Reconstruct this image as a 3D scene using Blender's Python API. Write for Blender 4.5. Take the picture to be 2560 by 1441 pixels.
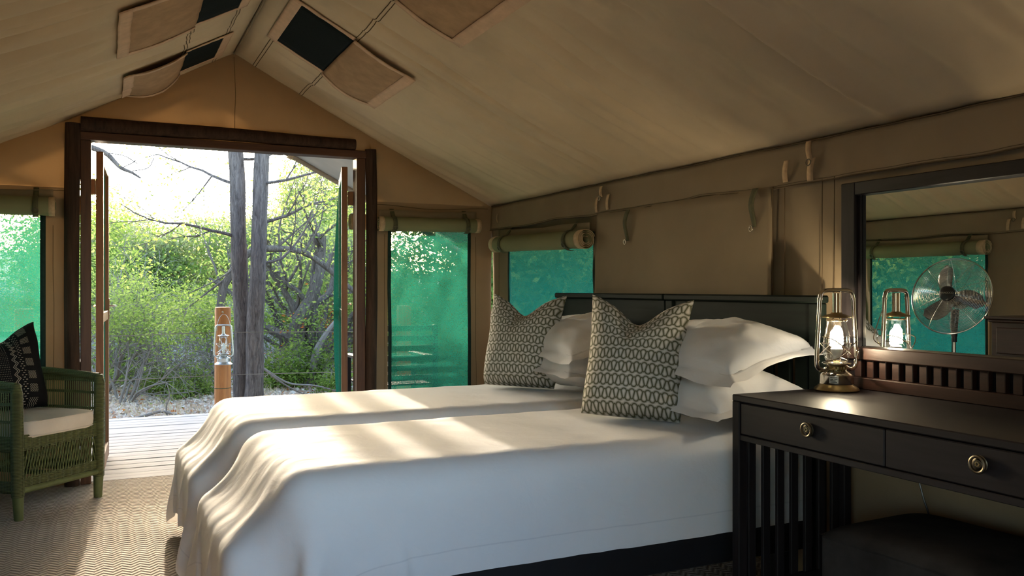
import bpy, bmesh, math, random
import numpy as np
from mathutils import Vector, Matrix
from math import sin, cos, pi, radians, sqrt

for o in list(bpy.data.objects):
    bpy.data.objects.remove(o)
sc = bpy.context.scene
COL = sc.collection
random.seed(7)

# ------------------------------------------------------------------ camera
cam_d = bpy.data.cameras.new('camera')
cam_d.sensor_width = 36.0
cam_d.lens = 36.0 * 2150 / 2560
cam_d.clip_start = 0.05
cam = bpy.data.objects.new('camera', cam_d)
cam.location = (0, 0, 1.14)
cam.rotation_euler = (radians(90), 0, radians(-25.4))
COL.objects.link(cam)
sc.camera = cam

# ------------------------------------------------------------------ sky, sun, exposure
SUN_EL = radians(10.5)
SUN_SLOPE = 0.075                                   # light travels -y and a little -x
world = bpy.data.worlds.new('sky')
sc.world = world
world.use_nodes = True
wn = world.node_tree
wn.nodes.clear()
sky = wn.nodes.new('ShaderNodeTexSky')
sky.sky_type = 'NISHITA'
sky.sun_disc = False
sky.sun_elevation = SUN_EL
sky.sun_rotation = math.atan(SUN_SLOPE)
sky.air_density = 1.0
sky.dust_density = 2.5
sky.ozone_density = 1.6
bg = wn.nodes.new('ShaderNodeBackground')
bg.inputs['Strength'].default_value = 0.45
wo = wn.nodes.new('ShaderNodeOutputWorld')
wn.links.new(sky.outputs[0], bg.inputs[0])
wn.links.new(bg.outputs[0], wo.inputs[0])

sun_d = bpy.data.lights.new('sun', 'SUN')
sun_d.energy = 1.95
sun_d.angle = radians(0.9)
sun_d.color = (1.0, 0.86, 0.68)
sun = bpy.data.objects.new('sun', sun_d)
sdir = Vector((-SUN_SLOPE * cos(SUN_EL), -cos(SUN_EL), -sin(SUN_EL))).normalized()
sun.rotation_euler = sdir.to_track_quat('-Z', 'Y').to_euler()
sun.location = (1, 12, 6)
COL.objects.link(sun)

vs = sc.view_settings
vs.view_transform = 'Standard'
vs.look = 'None'
vs.gamma = 1.0
vs.use_curve_mapping = False
vs.exposure = 2.78
sc.cycles.use_denoising = True
sc.cycles.max_bounces = 10
sc.cycles.diffuse_bounces = 6
sc.cycles.transparent_max_bounces = 24
sc.cycles.sample_clamp_indirect = 8.0
sc.cycles.caustics_reflective = False
sc.cycles.caustics_refractive = False

# ------------------------------------------------------------------ node helpers
class NT:
    def __init__(s, name):
        s.m = bpy.data.materials.new(name)
        s.m.use_nodes = True
        s.t = s.m.node_tree
        s.t.nodes.clear()
        s.out = s.t.nodes.new('ShaderNodeOutputMaterial')
    def n(s, kind, **kw):
        nd = s.t.nodes.new('ShaderNode' + kind)
        for k, v in kw.items():
            setattr(nd, k, v)
        return nd
    def set(s, sock, v):
        if isinstance(v, bpy.types.NodeSocket):
            s.t.links.new(v, sock)
        elif isinstance(v, (tuple, list)) and len(v) == 3 and sock.type == 'RGBA':
            sock.default_value = (*v, 1)
        else:
            sock.default_value = v
    def M(s, op, a, b=0.0, c=0.0, clamp=False):
        nd = s.n('Math', operation=op, use_clamp=clamp)
        s.set(nd.inputs[0], a); s.set(nd.inputs[1], b); s.set(nd.inputs[2], c)
        return nd.outputs[0]
    def mix(s, f, a, b):
        nd = s.n('Mix', data_type='RGBA')
        s.set(nd.inputs[0], f); s.set(nd.inputs[6], a); s.set(nd.inputs[7], b)
        return nd.outputs[2]
    def ramp(s, f, stops):
        nd = s.n('ValToRGB')
        s.set(nd.inputs[0], f)
        e = nd.color_ramp.elements
        while len(e) < len(stops):
            e.new(0.5)
        for el, (p, c) in zip(e, stops):
            el.position = p
            el.color = (*c, 1) if not isinstance(c, (int, float)) else (c, c, c, 1)
        return nd.outputs[0]
    def coord(s, kind='Object', scale=(1, 1, 1), rot=(0, 0, 0)):
        tc = s.n('TexCoord')
        mp = s.n('Mapping')
        s.t.links.new(tc.outputs[kind], mp.inputs[0])
        mp.inputs['Scale'].default_value = scale
        mp.inputs['Rotation'].default_value = rot
        return mp.outputs[0]
    def noise(s, vec, scale=5.0, detail=4.0, rough=0.5, dist=0.0):
        nd = s.n('TexNoise')
        s.set(nd.inputs['Vector'], vec)
        nd.inputs['Scale'].default_value = scale
        nd.inputs['Detail'].default_value = detail
        nd.inputs['Roughness'].default_value = rough
        nd.inputs['Distortion'].default_value = dist
        return nd.outputs['Fac']
    def xyz(s, vec):
        nd = s.n('SeparateXYZ'); s.set(nd.inputs[0], vec)
        return nd.outputs[0], nd.outputs[1], nd.outputs[2]
    def bump(s, h, strength=0.3, dist=0.01):
        nd = s.n('Bump')
        nd.inputs['Strength'].default_value = strength
        nd.inputs['Distance'].default_value = dist
        s.set(nd.inputs['Height'], h)
        return nd.outputs[0]
    def bsdf(s, color, rough=0.6, metal=0.0, spec=0.5, normal=None, **kw):
        nd = s.n('BsdfPrincipled')
        s.set(nd.inputs['Base Color'], color)
        s.set(nd.inputs['Roughness'], rough)
        s.set(nd.inputs['Metallic'], metal)
        s.set(nd.inputs['Specular IOR Level'], spec)
        if normal is not None:
            s.set(nd.inputs['Normal'], normal)
        for k, v in kw.items():
            s.set(nd.inputs[k.replace('_', ' ')], v)
        return nd.outputs[0]
    def mixs(s, f, a, b):
        nd = s.n('MixShader')
        s.set(nd.inputs[0], f)
        s.t.links.new(a, nd.inputs[1]); s.t.links.new(b, nd.inputs[2])
        return nd.outputs[0]
    def done(s, sh):
        s.t.links.new(sh, s.out.inputs[0])
        return s.m

def sm(name, color, rough=0.6, metal=0.0, spec=0.5, var=0.15, scale=8.0, stretch=(1, 1, 1), bump=0.0, bscale=60.0, trans=0.0, tcol=None):
    """plain surface: colour with a little noise, optional fine relief and translucency"""
    n = NT(name)
    v = n.coord('Object', stretch)
    c = color
    if var:
        f = n.noise(v, scale, 5.0, 0.6)
        c = n.mix(n.ramp(f, [(0.3, 0.0), (0.7, 1.0)]), tuple(x * (1 - var) for x in color), tuple(min(1, x * (1 + var)) for x in color))
    nm = n.bump(n.noise(v, bscale, 3.0), bump, 0.004) if bump else None
    sh = n.bsdf(c, rough, metal, spec, nm)
    if trans:
        t = n.n('BsdfTranslucent'); n.set(t.inputs[0], tcol or color)
        sh = n.mixs(trans, sh, t.outputs[0])
    return n.done(sh)

# ------------------------------------------------------------------ mesh helpers
class MB:
    def __init__(s):
        s.v = []; s.f = []; s.uv = {}
    def add(s, verts, faces):
        b = len(s.v)
        s.v += [tuple(p) for p in verts]
        s.f += [tuple(i + b for i in f) for f in faces]
        return b
    def box(s, c, size, rot=None, bev=0.0):
        """box centred at c; bev chamfers all edges (24 vertices)"""
        hx, hy, hz = (size[0] / 2, size[1] / 2, size[2] / 2)
        bev = min(bev, hx * .9, hy * .9, hz * .9)
        R = rot if rot is not None else Matrix.Identity(3)
        c = Vector(c)
        if bev <= 0:
            vs_ = [(x * hx, y * hy, z * hz) for x in (-1, 1) for y in (-1, 1) for z in (-1, 1)]
            fs = [(0, 1, 3, 2), (4, 6, 7, 5), (0, 4, 5, 1), (2, 3, 7, 6), (0, 2, 6, 4), (1, 5, 7, 3)]
        else:
            vs_ = []; idx = {}
            for x in (-1, 1):
                for y in (-1, 1):
                    for z in (-1, 1):
                        for a in range(3):
                            p = [x * (hx - bev), y * (hy - bev), z * (hz - bev)]
                            p[a] = (x, y, z)[a] * (hx, hy, hz)[a]
                            idx[(x, y, z, a)] = len(vs_); vs_.append(tuple(p))
            fs = []
            for a in range(3):
                b_, c_ = (a + 1) % 3, (a + 2) % 3
                for sg in (-1, 1):
                    q = []
                    for (u, w) in ((-1, -1), (1, -1), (1, 1), (-1, 1)):
                        k = [0, 0, 0]; k[a] = sg; k[b_] = u; k[c_] = w
                        q.append(idx[(*k, a)])
                    fs.append(tuple(q if sg > 0 else q[::-1]))
                for u in (-1, 1):
                    for w in (-1, 1):
                        k0 = [0, 0, 0]; k0[b_] = u; k0[c_] = w; k0[a] = -1
                        k1 = list(k0); k1[a] = 1
                        q = [idx[(*k0, b_)], idx[(*k1, b_)], idx[(*k1, c_)], idx[(*k0, c_)]]
                        fs.append(tuple(q if u * w < 0 else q[::-1]))
            for x in (-1, 1):
                for y in (-1, 1):
                    for z in (-1, 1):
                        q = [idx[(x, y, z, 0)], idx[(x, y, z, 1)], idx[(x, y, z, 2)]]
                        fs.append(tuple(q if x * y * z > 0 else q[::-1]))
        s.add([c + R @ Vector(p) for p in vs_], fs)
        return s
    def b2(s, lo, hi, bev=0.0):
        return s.box([(a + b) / 2 for a, b in zip(lo, hi)], [abs(b - a) for a, b in zip(lo, hi)], None, bev)
    def tube(s, pts, r, n=8, caps=True, closed=False):
        pts = [Vector(p) for p in pts]
        k = len(pts)
        rs = r if isinstance(r, (list, tuple, np.ndarray)) else [r] * k
        rings = []
        up = None
        for i, p in enumerate(pts):
            if closed:
                t = pts[(i + 1) % k] - pts[i - 1]
            else:
                t = pts[min(i + 1, k - 1)] - pts[max(i - 1, 0)]
            if t.length < 1e-9: t = Vector((0, 0, 1))
            t.normalize()
            if up is None:
                a = Vector((0, 0, 1)) if abs(t.z) < .9 else Vector((1, 0, 0))
                up = t.cross(a).normalized()
            else:
                up = (up - t * up.dot(t))
                if up.length < 1e-6: up = t.cross(Vector((0.3, 1, 0.2)))
                up.normalize()
            w = t.cross(up)
            rings.append([p + (up * cos(2 * pi * j / n) + w * sin(2 * pi * j / n)) * rs[i] for j in range(n)])
        b = len(s.v)
        s.v += [tuple(q) for rg in rings for q in rg]
        m = k if closed else k - 1
        for i in range(m):
            i2 = (i + 1) % k
            for j in range(n):
                j2 = (j + 1) % n
                s.f.append((b + i * n + j, b + i * n + j2, b + i2 * n + j2, b + i2 * n + j))
        if caps and not closed:
            s.f.append(tuple(b + j for j in range(n))[::-1])
            s.f.append(tuple(b + (k - 1) * n + j for j in range(n)))
        return s
    def lathe(s, prof, n=32, c=(0, 0, 0), cap=True, arc=1.0):
        b = len(s.v); k = len(prof)
        for (r, z) in prof:
            for j in range(n):
                a = 2 * pi * j / n
                s.v.append((c[0] + r * cos(a), c[1] + r * sin(a), c[2] + z))
        for i in range(k - 1):
            for j in range(n):
                j2 = (j + 1) % n
                s.f.append((b + i * n + j, b + i * n + j2, b + (i + 1) * n + j2, b + (i + 1) * n + j))
        if cap:
            s.f.append(tuple(b + j for j in range(n))[::-1])
            s.f.append(tuple(b + (k - 1) * n + j for j in range(n)))
        return s
    def grid(s, fn, nu, nv, uvfn=None, keep=None, wrap=False):
        b = len(s.v)
        for i in range(nu + 1):
            for j in range(nv + 1):
                u, v = i / nu, j / nv
                s.v.append(tuple(fn(u, v)))
                if uvfn: s.uv[b + i * (nv + 1) + j] = uvfn(u, v)
        for i in range(nu):
            for j in range(nv):
                if keep and not keep((i + .5) / nu, (j + .5) / nv): continue
                s.f.append((b + i * (nv + 1) + j, b + (i + 1) * (nv + 1) + j, b + (i + 1) * (nv + 1) + j + 1, b + i * (nv + 1) + j + 1))
        return s
    def xf(s, R, t=(0, 0, 0), start=0):
        t = Vector(t)
        s.v = s.v[:start] + [tuple(R @ Vector(p) + t) for p in s.v[start:]]
        return s
    def mesh(s, name, smooth=True, sharp=None):
        me = bpy.data.meshes.new(name)
        me.from_pydata(s.v, [], s.f)
        if s.uv:
            ul = me.uv_layers.new(name='UVMap')
            for l in me.loops:
                ul.data[l.index].uv = s.uv.get(l.vertex_index, (0, 0))
        if smooth:
            me.polygons.foreach_set('use_smooth', [True] * len(me.polygons))
            if sharp is not None:
                me.set_sharp_from_angle(angle=radians(sharp))
        me.update()
        return me
    def obj(s, name, mat, parent=None, smooth=True, sharp=35, **kw):
        me = s.mesh(name, smooth, sharp)
        return link(name, me, mat, parent, **kw)

def link(name, me, mat, parent=None, loc=None, rot=None):
    o = bpy.data.objects.new(name, me)
    COL.objects.link(o)
    if mat is not None:
        if not me.materials: me.materials.append(mat)
    if parent is not None: o.parent = parent
    if loc is not None: o.location = loc
    if rot is not None: o.rotation_euler = rot
    return o

def tag(o, label=None, cat=None, group=None, kind=None):
    if label: o['label'] = label
    if cat: o['category'] = cat
    if group: o['group'] = group
    if kind: o['kind'] = kind
    return o

def thing(name, label, cat, loc=(0, 0, 0), rotz=0.0, group=None, rot=None):
    o = bpy.data.objects.new(name, None)
    COL.objects.link(o)
    o.empty_display_size = 0.05
    o.location = loc
    o.rotation_euler = rot if rot is not None else (0, 0, rotz)
    return tag(o, label, cat, group)

def struct(o, label=None):
    return tag(o, label, None, None, 'structure')

def solid(o, t, offset=0.0):
    md = o.modifiers.new('thickness', 'SOLIDIFY'); md.thickness = t; md.offset = offset
    return o
def subd(o, k=1):
    md = o.modifiers.new('smooth', 'SUBSURF'); md.levels = k; md.render_levels = k
    return o

def dup(o, parent=None):
    c = o.copy(); COL.objects.link(c)
    if parent is not None: c.parent = parent
    for ch in list(o.children):
        dup(ch, c)
    return c

def catmull(pts, n=8, closed=False):
    P = [Vector(p) for p in pts]
    out = []
    k = len(P)
    rng = range(k) if closed else range(k - 1)
    for i in rng:
        p0 = P[(i - 1) % k] if (closed or i > 0) else P[0] * 2 - P[1]
        p1 = P[i]; p2 = P[(i + 1) % k]
        p3 = P[(i + 2) % k] if (closed or i + 2 < k) else P[-1] * 2 - P[-2]
        for j in range(n):
            t = j / n
            out.append(0.5 * ((2 * p1) + (p2 - p0) * t + (2 * p0 - 5 * p1 + 4 * p2 - p3) * t * t + (3 * p1 - p0 - 3 * p2 + p3) * t ** 3))
    if not closed: out.append(P[-1])
    return out

_rs = np.random.RandomState(3)
_tab = _rs.rand(4096) * 2 - 1
def n1(x):
    """smooth 1-d value noise in -1..1"""
    i = math.floor(x); t = x - i; t = t * t * (3 - 2 * t)
    return _tab[i & 4095] * (1 - t) + _tab[(i + 1) & 4095] * t
def n2(x, y):
    i = math.floor(y); t = y - i; t = t * t * (3 - 2 * t)
    return n1(x + (i * 57.31) % 911) * (1 - t) + n1(x + ((i + 1) * 57.31) % 911) * t
def sstep(a, b, x):
    t = min(1, max(0, (x - a) / (b - a))); return t * t * (3 - 2 * t)
# ------------------------------------------------------------------ materials
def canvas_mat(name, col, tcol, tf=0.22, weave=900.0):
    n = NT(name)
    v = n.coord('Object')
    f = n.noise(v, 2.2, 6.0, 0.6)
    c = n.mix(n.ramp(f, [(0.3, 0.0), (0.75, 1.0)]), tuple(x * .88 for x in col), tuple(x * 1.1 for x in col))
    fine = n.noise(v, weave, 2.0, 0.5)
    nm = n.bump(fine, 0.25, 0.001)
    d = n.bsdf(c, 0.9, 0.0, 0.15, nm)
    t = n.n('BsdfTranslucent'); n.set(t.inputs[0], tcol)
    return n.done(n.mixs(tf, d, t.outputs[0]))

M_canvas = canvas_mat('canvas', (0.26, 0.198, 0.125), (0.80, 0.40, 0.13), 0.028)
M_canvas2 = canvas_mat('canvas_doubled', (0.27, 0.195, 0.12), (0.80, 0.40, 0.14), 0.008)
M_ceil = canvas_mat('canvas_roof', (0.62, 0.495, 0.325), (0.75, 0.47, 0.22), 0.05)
M_fly = canvas_mat('canvas_fly', (0.42, 0.40, 0.36), (0.6, 0.45, 0.3), 0.04)
M_olive = canvas_mat('canvas_olive', (0.22, 0.21, 0.11), (0.3, 0.3, 0.1), 0.05)
M_tape = sm('tan_tape', (0.62, 0.43, 0.28), 0.85, 0, .15, .1, 20, bump=.2, bscale=300)
M_flap = sm('brown_flap', (0.40, 0.26, 0.145), 0.9, 0, .15, .15, 14, bump=.15, bscale=400)
M_vnet = sm('dark_roof_net', (0.010, 0.015, 0.014), 0.9, 0, .1, .3, 120)
M_webbing = sm('tan_webbing', (0.48, 0.34, 0.2), 0.85, 0, .2, .15, 60)
M_strap = sm('olive_strap', (0.09, 0.085, 0.045), 0.85, 0, .2, .15, 60)
M_trimnet = sm('dark_green_binding', (0.012, 0.03, 0.024), 0.8, 0, .2, .2, 50)
M_stitch = sm('brown_stitching', (0.10, 0.07, 0.04), 0.9, 0, .1, .1, 50)

def net_mat():
    n = NT('green_shade_net')
    v = n.coord('Object')
    va = n.coord('Object', (1, 1, 3.2))
    f = n.noise(va, 160.0, 2.0, .6)
    f2 = n.noise(v, 7.0, 3.0, .5)
    c = n.mix(n.ramp(f, [(.35, 0.), (.65, 1.)]), (0.0055, 0.088, 0.060), (0.020, 0.135, 0.096))
    d = n.n('BsdfDiffuse'); n.set(d.inputs[0], n.mix(f, (.01, .10, .07), (.03, .22, .15)))
    t = n.n('BsdfTranslucent'); n.set(t.inputs[0], c)
    s = n.mixs(0.72, d.outputs[0], t.outputs[0])
    tr = n.n('BsdfTransparent')
    k = n.M('ADD', n.M('MULTIPLY', n.ramp(f, [(.45, 0.), (.62, 1.)]), .30), n.M('MULTIPLY', f2, .08), clamp=True)
    return n.done(n.mixs(k, s, tr.outputs[0]))
M_net = net_mat()

def wood(name, c1, c2, rough=.5, axis=2, scale=6.0, spec=.4, bump=.15, coat=0.0):
    n = NT(name)
    st = [1, 1, 1]; st[axis] = .08
    st = tuple(x * scale for x in st)
    v = n.coord('Object', st)
    f = n.noise(v, 4.0, 8.0, .65, .6)
    c = n.mix(n.ramp(f, [(.3, 0.), (.7, 1.)]), c1, c2)
    nm = n.bump(f, bump, .004)
    return n.done(n.bsdf(c, rough, 0, spec, nm, Coat_Weight=coat, Coat_Roughness=.2))
M_jamb = wood('door_wood', (0.05, 0.018, 0.009), (0.13, 0.055, 0.026), .5)
M_jambx = wood('door_wood_beam', (0.04, 0.015, 0.008), (0.11, 0.045, 0.022), .5, 0)
M_log = wood('dark_log', (0.02, 0.012, 0.008), (0.075, 0.04, 0.025), .8, 2, 10, .2, .6)
M_leafwood = wood('door_leaf_wood', (0.16, 0.065, 0.025), (0.30, 0.14, 0.06), .5)
M_ebony = wood('ebony_lacquer', (0.009, 0.0075, 0.009), (0.018, 0.015, 0.017), .42, 1, 9, .22, .08)
M_ebonyz = wood('ebony_lacquer_upright', (0.011, 0.009, 0.010), (0.022, 0.018, 0.019), .45, 2, 9, .12, .08)
M_head = wood('green_black_headboard', (0.006, 0.009, 0.0075), (0.011, 0.016, 0.013), .6, 1, 9, .08, .08)
M_mahog = wood('dark_mahogany', (0.018, 0.009, 0.007), (0.045, 0.019, 0.013), .4, 1, 9, .35, .2)
M_deck = wood('pale_deck_paint', (0.30, 0.285, 0.28), (0.46, 0.44, 0.43), .8, 0, 5, .08, .25)
M_deckdark = sm('deck_underside', (0.03, 0.02, 0.015), .9)
M_post = wood('orange_pole', (0.26, 0.085, 0.025), (0.50, 0.20, 0.06), .6, 2, 8, .3, .2)
M_flypole = wood('fly_pole', (0.20, 0.15, 0.09), (0.38, 0.3, 0.2), .6, 0, 8)

def sheet_mat(name, L=None, W=None):
    n = NT(name)
    v = n.coord('Object')
    f = n.noise(v, 3.0, 5.0, .6)
    c = n.mix(f, (.82, .805, .79), (.89, .88, .87))
    h = n.M('MULTIPLY', n.noise(v, 11.0, 5.0, .55, .6), 1.0)
    h = n.M('ADD', h, n.M('MULTIPLY', n.noise(v, 1200.0, 1.0), .03))
    if L:
        uv = n.n('TexCoord').outputs['UV']
        x, y, _ = n.xyz(uv)
        d = n.M('MINIMUM', n.M('MINIMUM', y, n.M('SUBTRACT', W, y)), n.M('SUBTRACT', L, x))
        band = n.M('COMPARE', d, .075, .0022)
        h = n.M('SUBTRACT', h, n.M('MULTIPLY', band, .9))
        c = n.mix(n.M('MULTIPLY', band, .25), c, (.45, .45, .48))
        for yy in (W * .36, W * .52, W * .68):
            cr = n.M('COMPARE', y, n.M('ADD', yy, n.M('MULTIPLY', n.noise(n.coord('Object', (1, 0, 0)), 1.5), .012)), .0016)
            h = n.M('ADD', h, n.M('MULTIPLY', cr, -.5))
    nm = n.bump(h, .32, .012)
    d = n.bsdf(c, .85, 0, .2, nm, Sheen_Weight=.15)
    t = n.n('BsdfTranslucent'); n.set(t.inputs[0], (.8, .74, .66))
    return n.done(n.mixs(.12, d, t.outputs[0]))
M_sheet = sheet_mat('white_cotton')
M_spread = sheet_mat('white_bedspread', 2.30, 1.49)

def carpet_mat():
    n = NT('sisal_chevron_matting')
    v = n.coord('Object')
    x, y, z = n.xyz(v)
    tri = n.M('PINGPONG', x, .034)                     # chevron columns run away down the tent
    w = n.noise(v, 6.0, 2.0)
    ph = n.M('ADD', n.M('ADD', y, n.M('MULTIPLY', tri, 1.05)), n.M('MULTIPLY', w, .006))
    rib = n.M('SINE', n.M('MULTIPLY', ph, 2 * pi / .034))
    rib = n.M('MULTIPLY', n.M('ADD', rib, 1.0), .5)
    grain = n.noise(v, 420.0, 2.0)
    h = n.M('ADD', rib, n.M('MULTIPLY', grain, .5))
    big = n.noise(v, 2.0, 4.0)
    c = n.mix(n.ramp(rib, [(.1, 0.), (.6, 1.)]), (.20, .155, .115), (.53, .45, .365))
    c = n.mix(n.M('MULTIPLY', grain, .35), c, (.35, .28, .21))
    c = n.mix(n.M('MULTIPLY', big, .3), c, (.46, .40, .33))
    return n.done(n.bsdf(c, .95, 0, .1, n.bump(h, 1.0, .008)))
M_carpet = carpet_mat()

def loops_mat():
    """cream linen printed with rows of olive looping line"""
    n = NT('olive_loop_print_linen')
    uv = n.n('TexCoord').outputs['UV']
    u, v, _ = n.xyz(uv)
    P, RW = .034, .0545
    row = n.M('FLOOR', n.M('DIVIDE', v, RW))
    vv = n.M('SUBTRACT', v, n.M('MULTIPLY', row, RW))              # 0..RW
    ush = n.M('ADD', u, n.M('MULTIPLY', row, P * .31))
    def ring(off, y0, y1, r0, r1):
        a = n.M('SUBTRACT', n.M('PINGPONG', n.M('ADD', ush, off), P / 2), 0.0)   # 0..P/2 distance to column centre
        t = n.M('DIVIDE', n.M('SUBTRACT', vv, y0), y1 - y0, clamp=True)
        dy = n.M('SUBTRACT', vv, n.M('ADD', n.M('MULTIPLY', t, y1 - y0), y0))
        L = n.M('SQRT', n.M('ADD', n.M('MULTIPLY', a, a), n.M('MULTIPLY', dy, dy)))
        return n.M('SUBTRACT', L, n.M('ADD', n.M('MULTIPLY', t, r1 - r0), r0))
    d1 = n.M('ABSOLUTE', ring(0.0, .0155, .0370, .0113, .0052))
    d2 = n.M('ABSOLUTE', ring(P / 2, .0375, .0160, .0113, .0052))
    d = n.M('MINIMUM', d1, d2)
    w = n.noise(n.coord('Object'), 90.0, 2.0)
    ink = n.ramp(n.M('SUBTRACT', d, n.M('MULTIPLY', w, .0012)), [(.0034, 1.), (.0042, 0.)])
    lin = n.noise(n.coord('Object'), 700.0, 2.0)
    c = n.mix(ink, n.mix(lin, (.58, .54, .48), (.68, .64, .58)), n.mix(lin, (.060, .062, .028), (.11, .11, .055)))
    return n.done(n.bsdf(c, .9, 0, .15, n.bump(lin, .25, .002)))
M_loops = loops_mat()

def mud_mat():
    """black cloth with cream hand-drawn lines"""
    n = NT('black_mudcloth')
    uv = n.n('TexCoord').outputs['UV']
    u, v, _ = n.xyz(uv)
    wob = n.M('MULTIPLY', n.noise(n.coord('Object'), 25.0, 2.0), .006)
    u = n.M('ADD', u, wob)
    def band(a, b):
        return n.M('MULTIPLY', n.M('GREATER_THAN', u, a), n.M('LESS_THAN', u, b))
    def stripes(val, p, k):
        return n.M('LESS_THAN', n.M('FRACT', n.M('DIVIDE', val, p)), k)
    chev = n.M('MULTIPLY', band(.10, .165), stripes(n.M('ADD', v, n.M('ABSOLUTE', n.M('SUBTRACT', u, .132))), .017, .24))
    chev = n.M('MULTIPLY', chev, n.M('GREATER_THAN', n.M('ABSOLUTE', n.M('SUBTRACT', u, .132)), .003))
    dots = n.M('MULTIPLY', band(.18, .25), n.M('MULTIPLY', stripes(u, .010, .28), stripes(v, .013, .3)))
    def zig(u0, amp, per, w):
        z = n.M('MULTIPLY', n.M('SUBTRACT', n.M('PINGPONG', v, per), per / 2), amp / per)
        return n.M('LESS_THAN', n.M('ABSOLUTE', n.M('SUBTRACT', u, n.M('ADD', z, u0))), w)
    z1 = zig(.275, .022, .022, .0022); z2 = zig(.287, .022, .022, .0022)
    z3 = n.M('MULTIPLY', band(.305, .335), stripes(n.M('ADD', v, n.M('MULTIPLY', n.M('FLOOR', n.M('DIVIDE', u, .012)), .013)), .026, .16))
    fan_ = n.M('MULTIPLY', band(.345, .40), stripes(n.M('ADD', v, n.M('MULTIPLY', u, .8)), .010, .3))
    fan_ = n.M('MULTIPLY', fan_, stripes(v, .075, .6))
    left = n.M('MULTIPLY', band(.0, .09), stripes(n.M('ADD', n.M('PINGPONG', v, .06), u), .013, .25))
    k = chev
    for q in (dots, z1, z2, z3, fan_, left):
        k = n.M('MAXIMUM', k, q)
    c = n.mix(n.M('MULTIPLY', k, .8), (.010, .009, .009), (.42, .36, .28))
    return n.done(n.bsdf(c, .95, 0, .1, n.bump(n.noise(n.coord('Object'), 600.0, 2.0), .2, .002)))
M_mud = mud_mat()

M_cushion = sm('ecru_seat_canvas', (.60, .52, .43), .9, 0, .15, .08, 6, bump=.15, bscale=500)
def wicker_mat(name, col, axis=2, pitch=.007):
    n = NT(name)
    v = n.coord('Object')
    p = n.xyz(v)
    a = n.M('SINE', n.M('MULTIPLY', p[axis], 2 * pi / pitch))
    b = n.M('SINE', n.M('MULTIPLY', n.M('ADD', p[0], p[1]), 2 * pi / (pitch * 2.4)))
    h = n.M('ADD', a, n.M('MULTIPLY', b, .6))
    f = n.noise(v, 12.0, 4.0)
    c = n.mix(n.ramp(n.M('MULTIPLY', n.M('ADD', h, 1.6), .31), [(.15, 0.), (.75, 1.)]), tuple(x * .38 for x in col), col)
    c = n.mix(n.M('MULTIPLY', f, .4), c, tuple(x * .7 for x in col))
    return n.done(n.bsdf(c, .55, 0, .4, n.bump(h, .6, .003)))
M_wick = wicker_mat('green_wicker', (.115, .125, .040))
M_cane = sm('green_painted_cane', (.105, .118, .038), .5, 0, .4, .25, 12)

M_steel = sm('galvanised_steel', (.55, .55, .53), .35, .9, .5, .15, 20)
M_nickel = sm('nickel', (.62, .58, .50), .16, 1.0, .5, .06, 12)
M_brass = sm('aged_brass', (.42, .33, .17), .33, 1.0, .5, .2, 20)
M_pewter = sm('pewter', (.16, .135, .10), .38, 1.0, .5, .15, 30)
M_blackplastic = sm('black_plastic', (.012, .012, .013), .35, 0, .5, 0)
M_blade = sm('grey_blade', (.16, .15, .14), .3, .6, .5, 0)
M_chrome = sm('chrome', (.75, .75, .75), .15, 1.0, .5, 0)
M_whiteplastic = sm('white_plastic', (.75, .72, .66), .4, 0, .5, 0)
M_velvet = sm('charcoal_velvet', (.030, .027, .026), .95, 0, .1, .35, 8)
M_darkrail = sm('dark_bed_rail', (.010, .010, .012), .5, 0, .4, .2, 8)
M_mattress = sm('mattress_ticking', (.62, .60, .57), .9)

def glass_mat():
    n = NT('lamp_glass')
    tr = n.n('BsdfTransparent'); n.set(tr.inputs[0], (.97, .98, .96))
    gl = n.n('BsdfGlossy'); gl.inputs['Roughness'].default_value = .03
    lw = n.n('LayerWeight'); lw.inputs[0].default_value = .35
    k = n.M('MULTIPLY', lw.outputs['Facing'], .55)
    return n.done(n.mixs(n.M('ADD', k, .04), tr.outputs[0], gl.outputs[0]))
M_glass = glass_mat()
def mirror_mat():
    n = NT('mirror_silver')
    g = n.n('BsdfGlossy'); g.inputs['Roughness'].default_value = 0.0
    n.set(g.inputs[0], (.86, .88, .86))
    return n.done(g.outputs[0])
M_mirror = mirror_mat()
def emit_mat(name, col, st):
    n = NT(name)
    e = n.n('Emission'); n.set(e.inputs[0], col); e.inputs[1].default_value = st
    return n.done(e.outputs[0])
M_cfl = emit_mat('lit_spiral_tube', (1.0, .91, .76), 9.0)
M_deadbulb = sm('frosted_bulb', (.75, .75, .75), .3, 0, .5, 0)

def bark_mat(name, c1, c2, k=1.0):
    n = NT(name)
    v = n.coord('Object', (10 * k, 10 * k, 1.6 * k))
    f = n.noise(v, 3.0, 9.0, .75, 1.2)
    c = n.mix(n.ramp(f, [(.32, 0.), (.66, 1.)]), c1, c2)
    return n.done(n.bsdf(c, .95, 0, .1, n.bump(f, 1.0, .03)))
M_bark = bark_mat('grey_bark', (.052, .040, .036), (.25, .20, .18))
M_bark2 = bark_mat('brown_bark', (.055, .042, .034), (.22, .175, .145))
M_twig = sm('dry_twig', (.20, .165, .14), .9, 0, .1, .25, 6)

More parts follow.
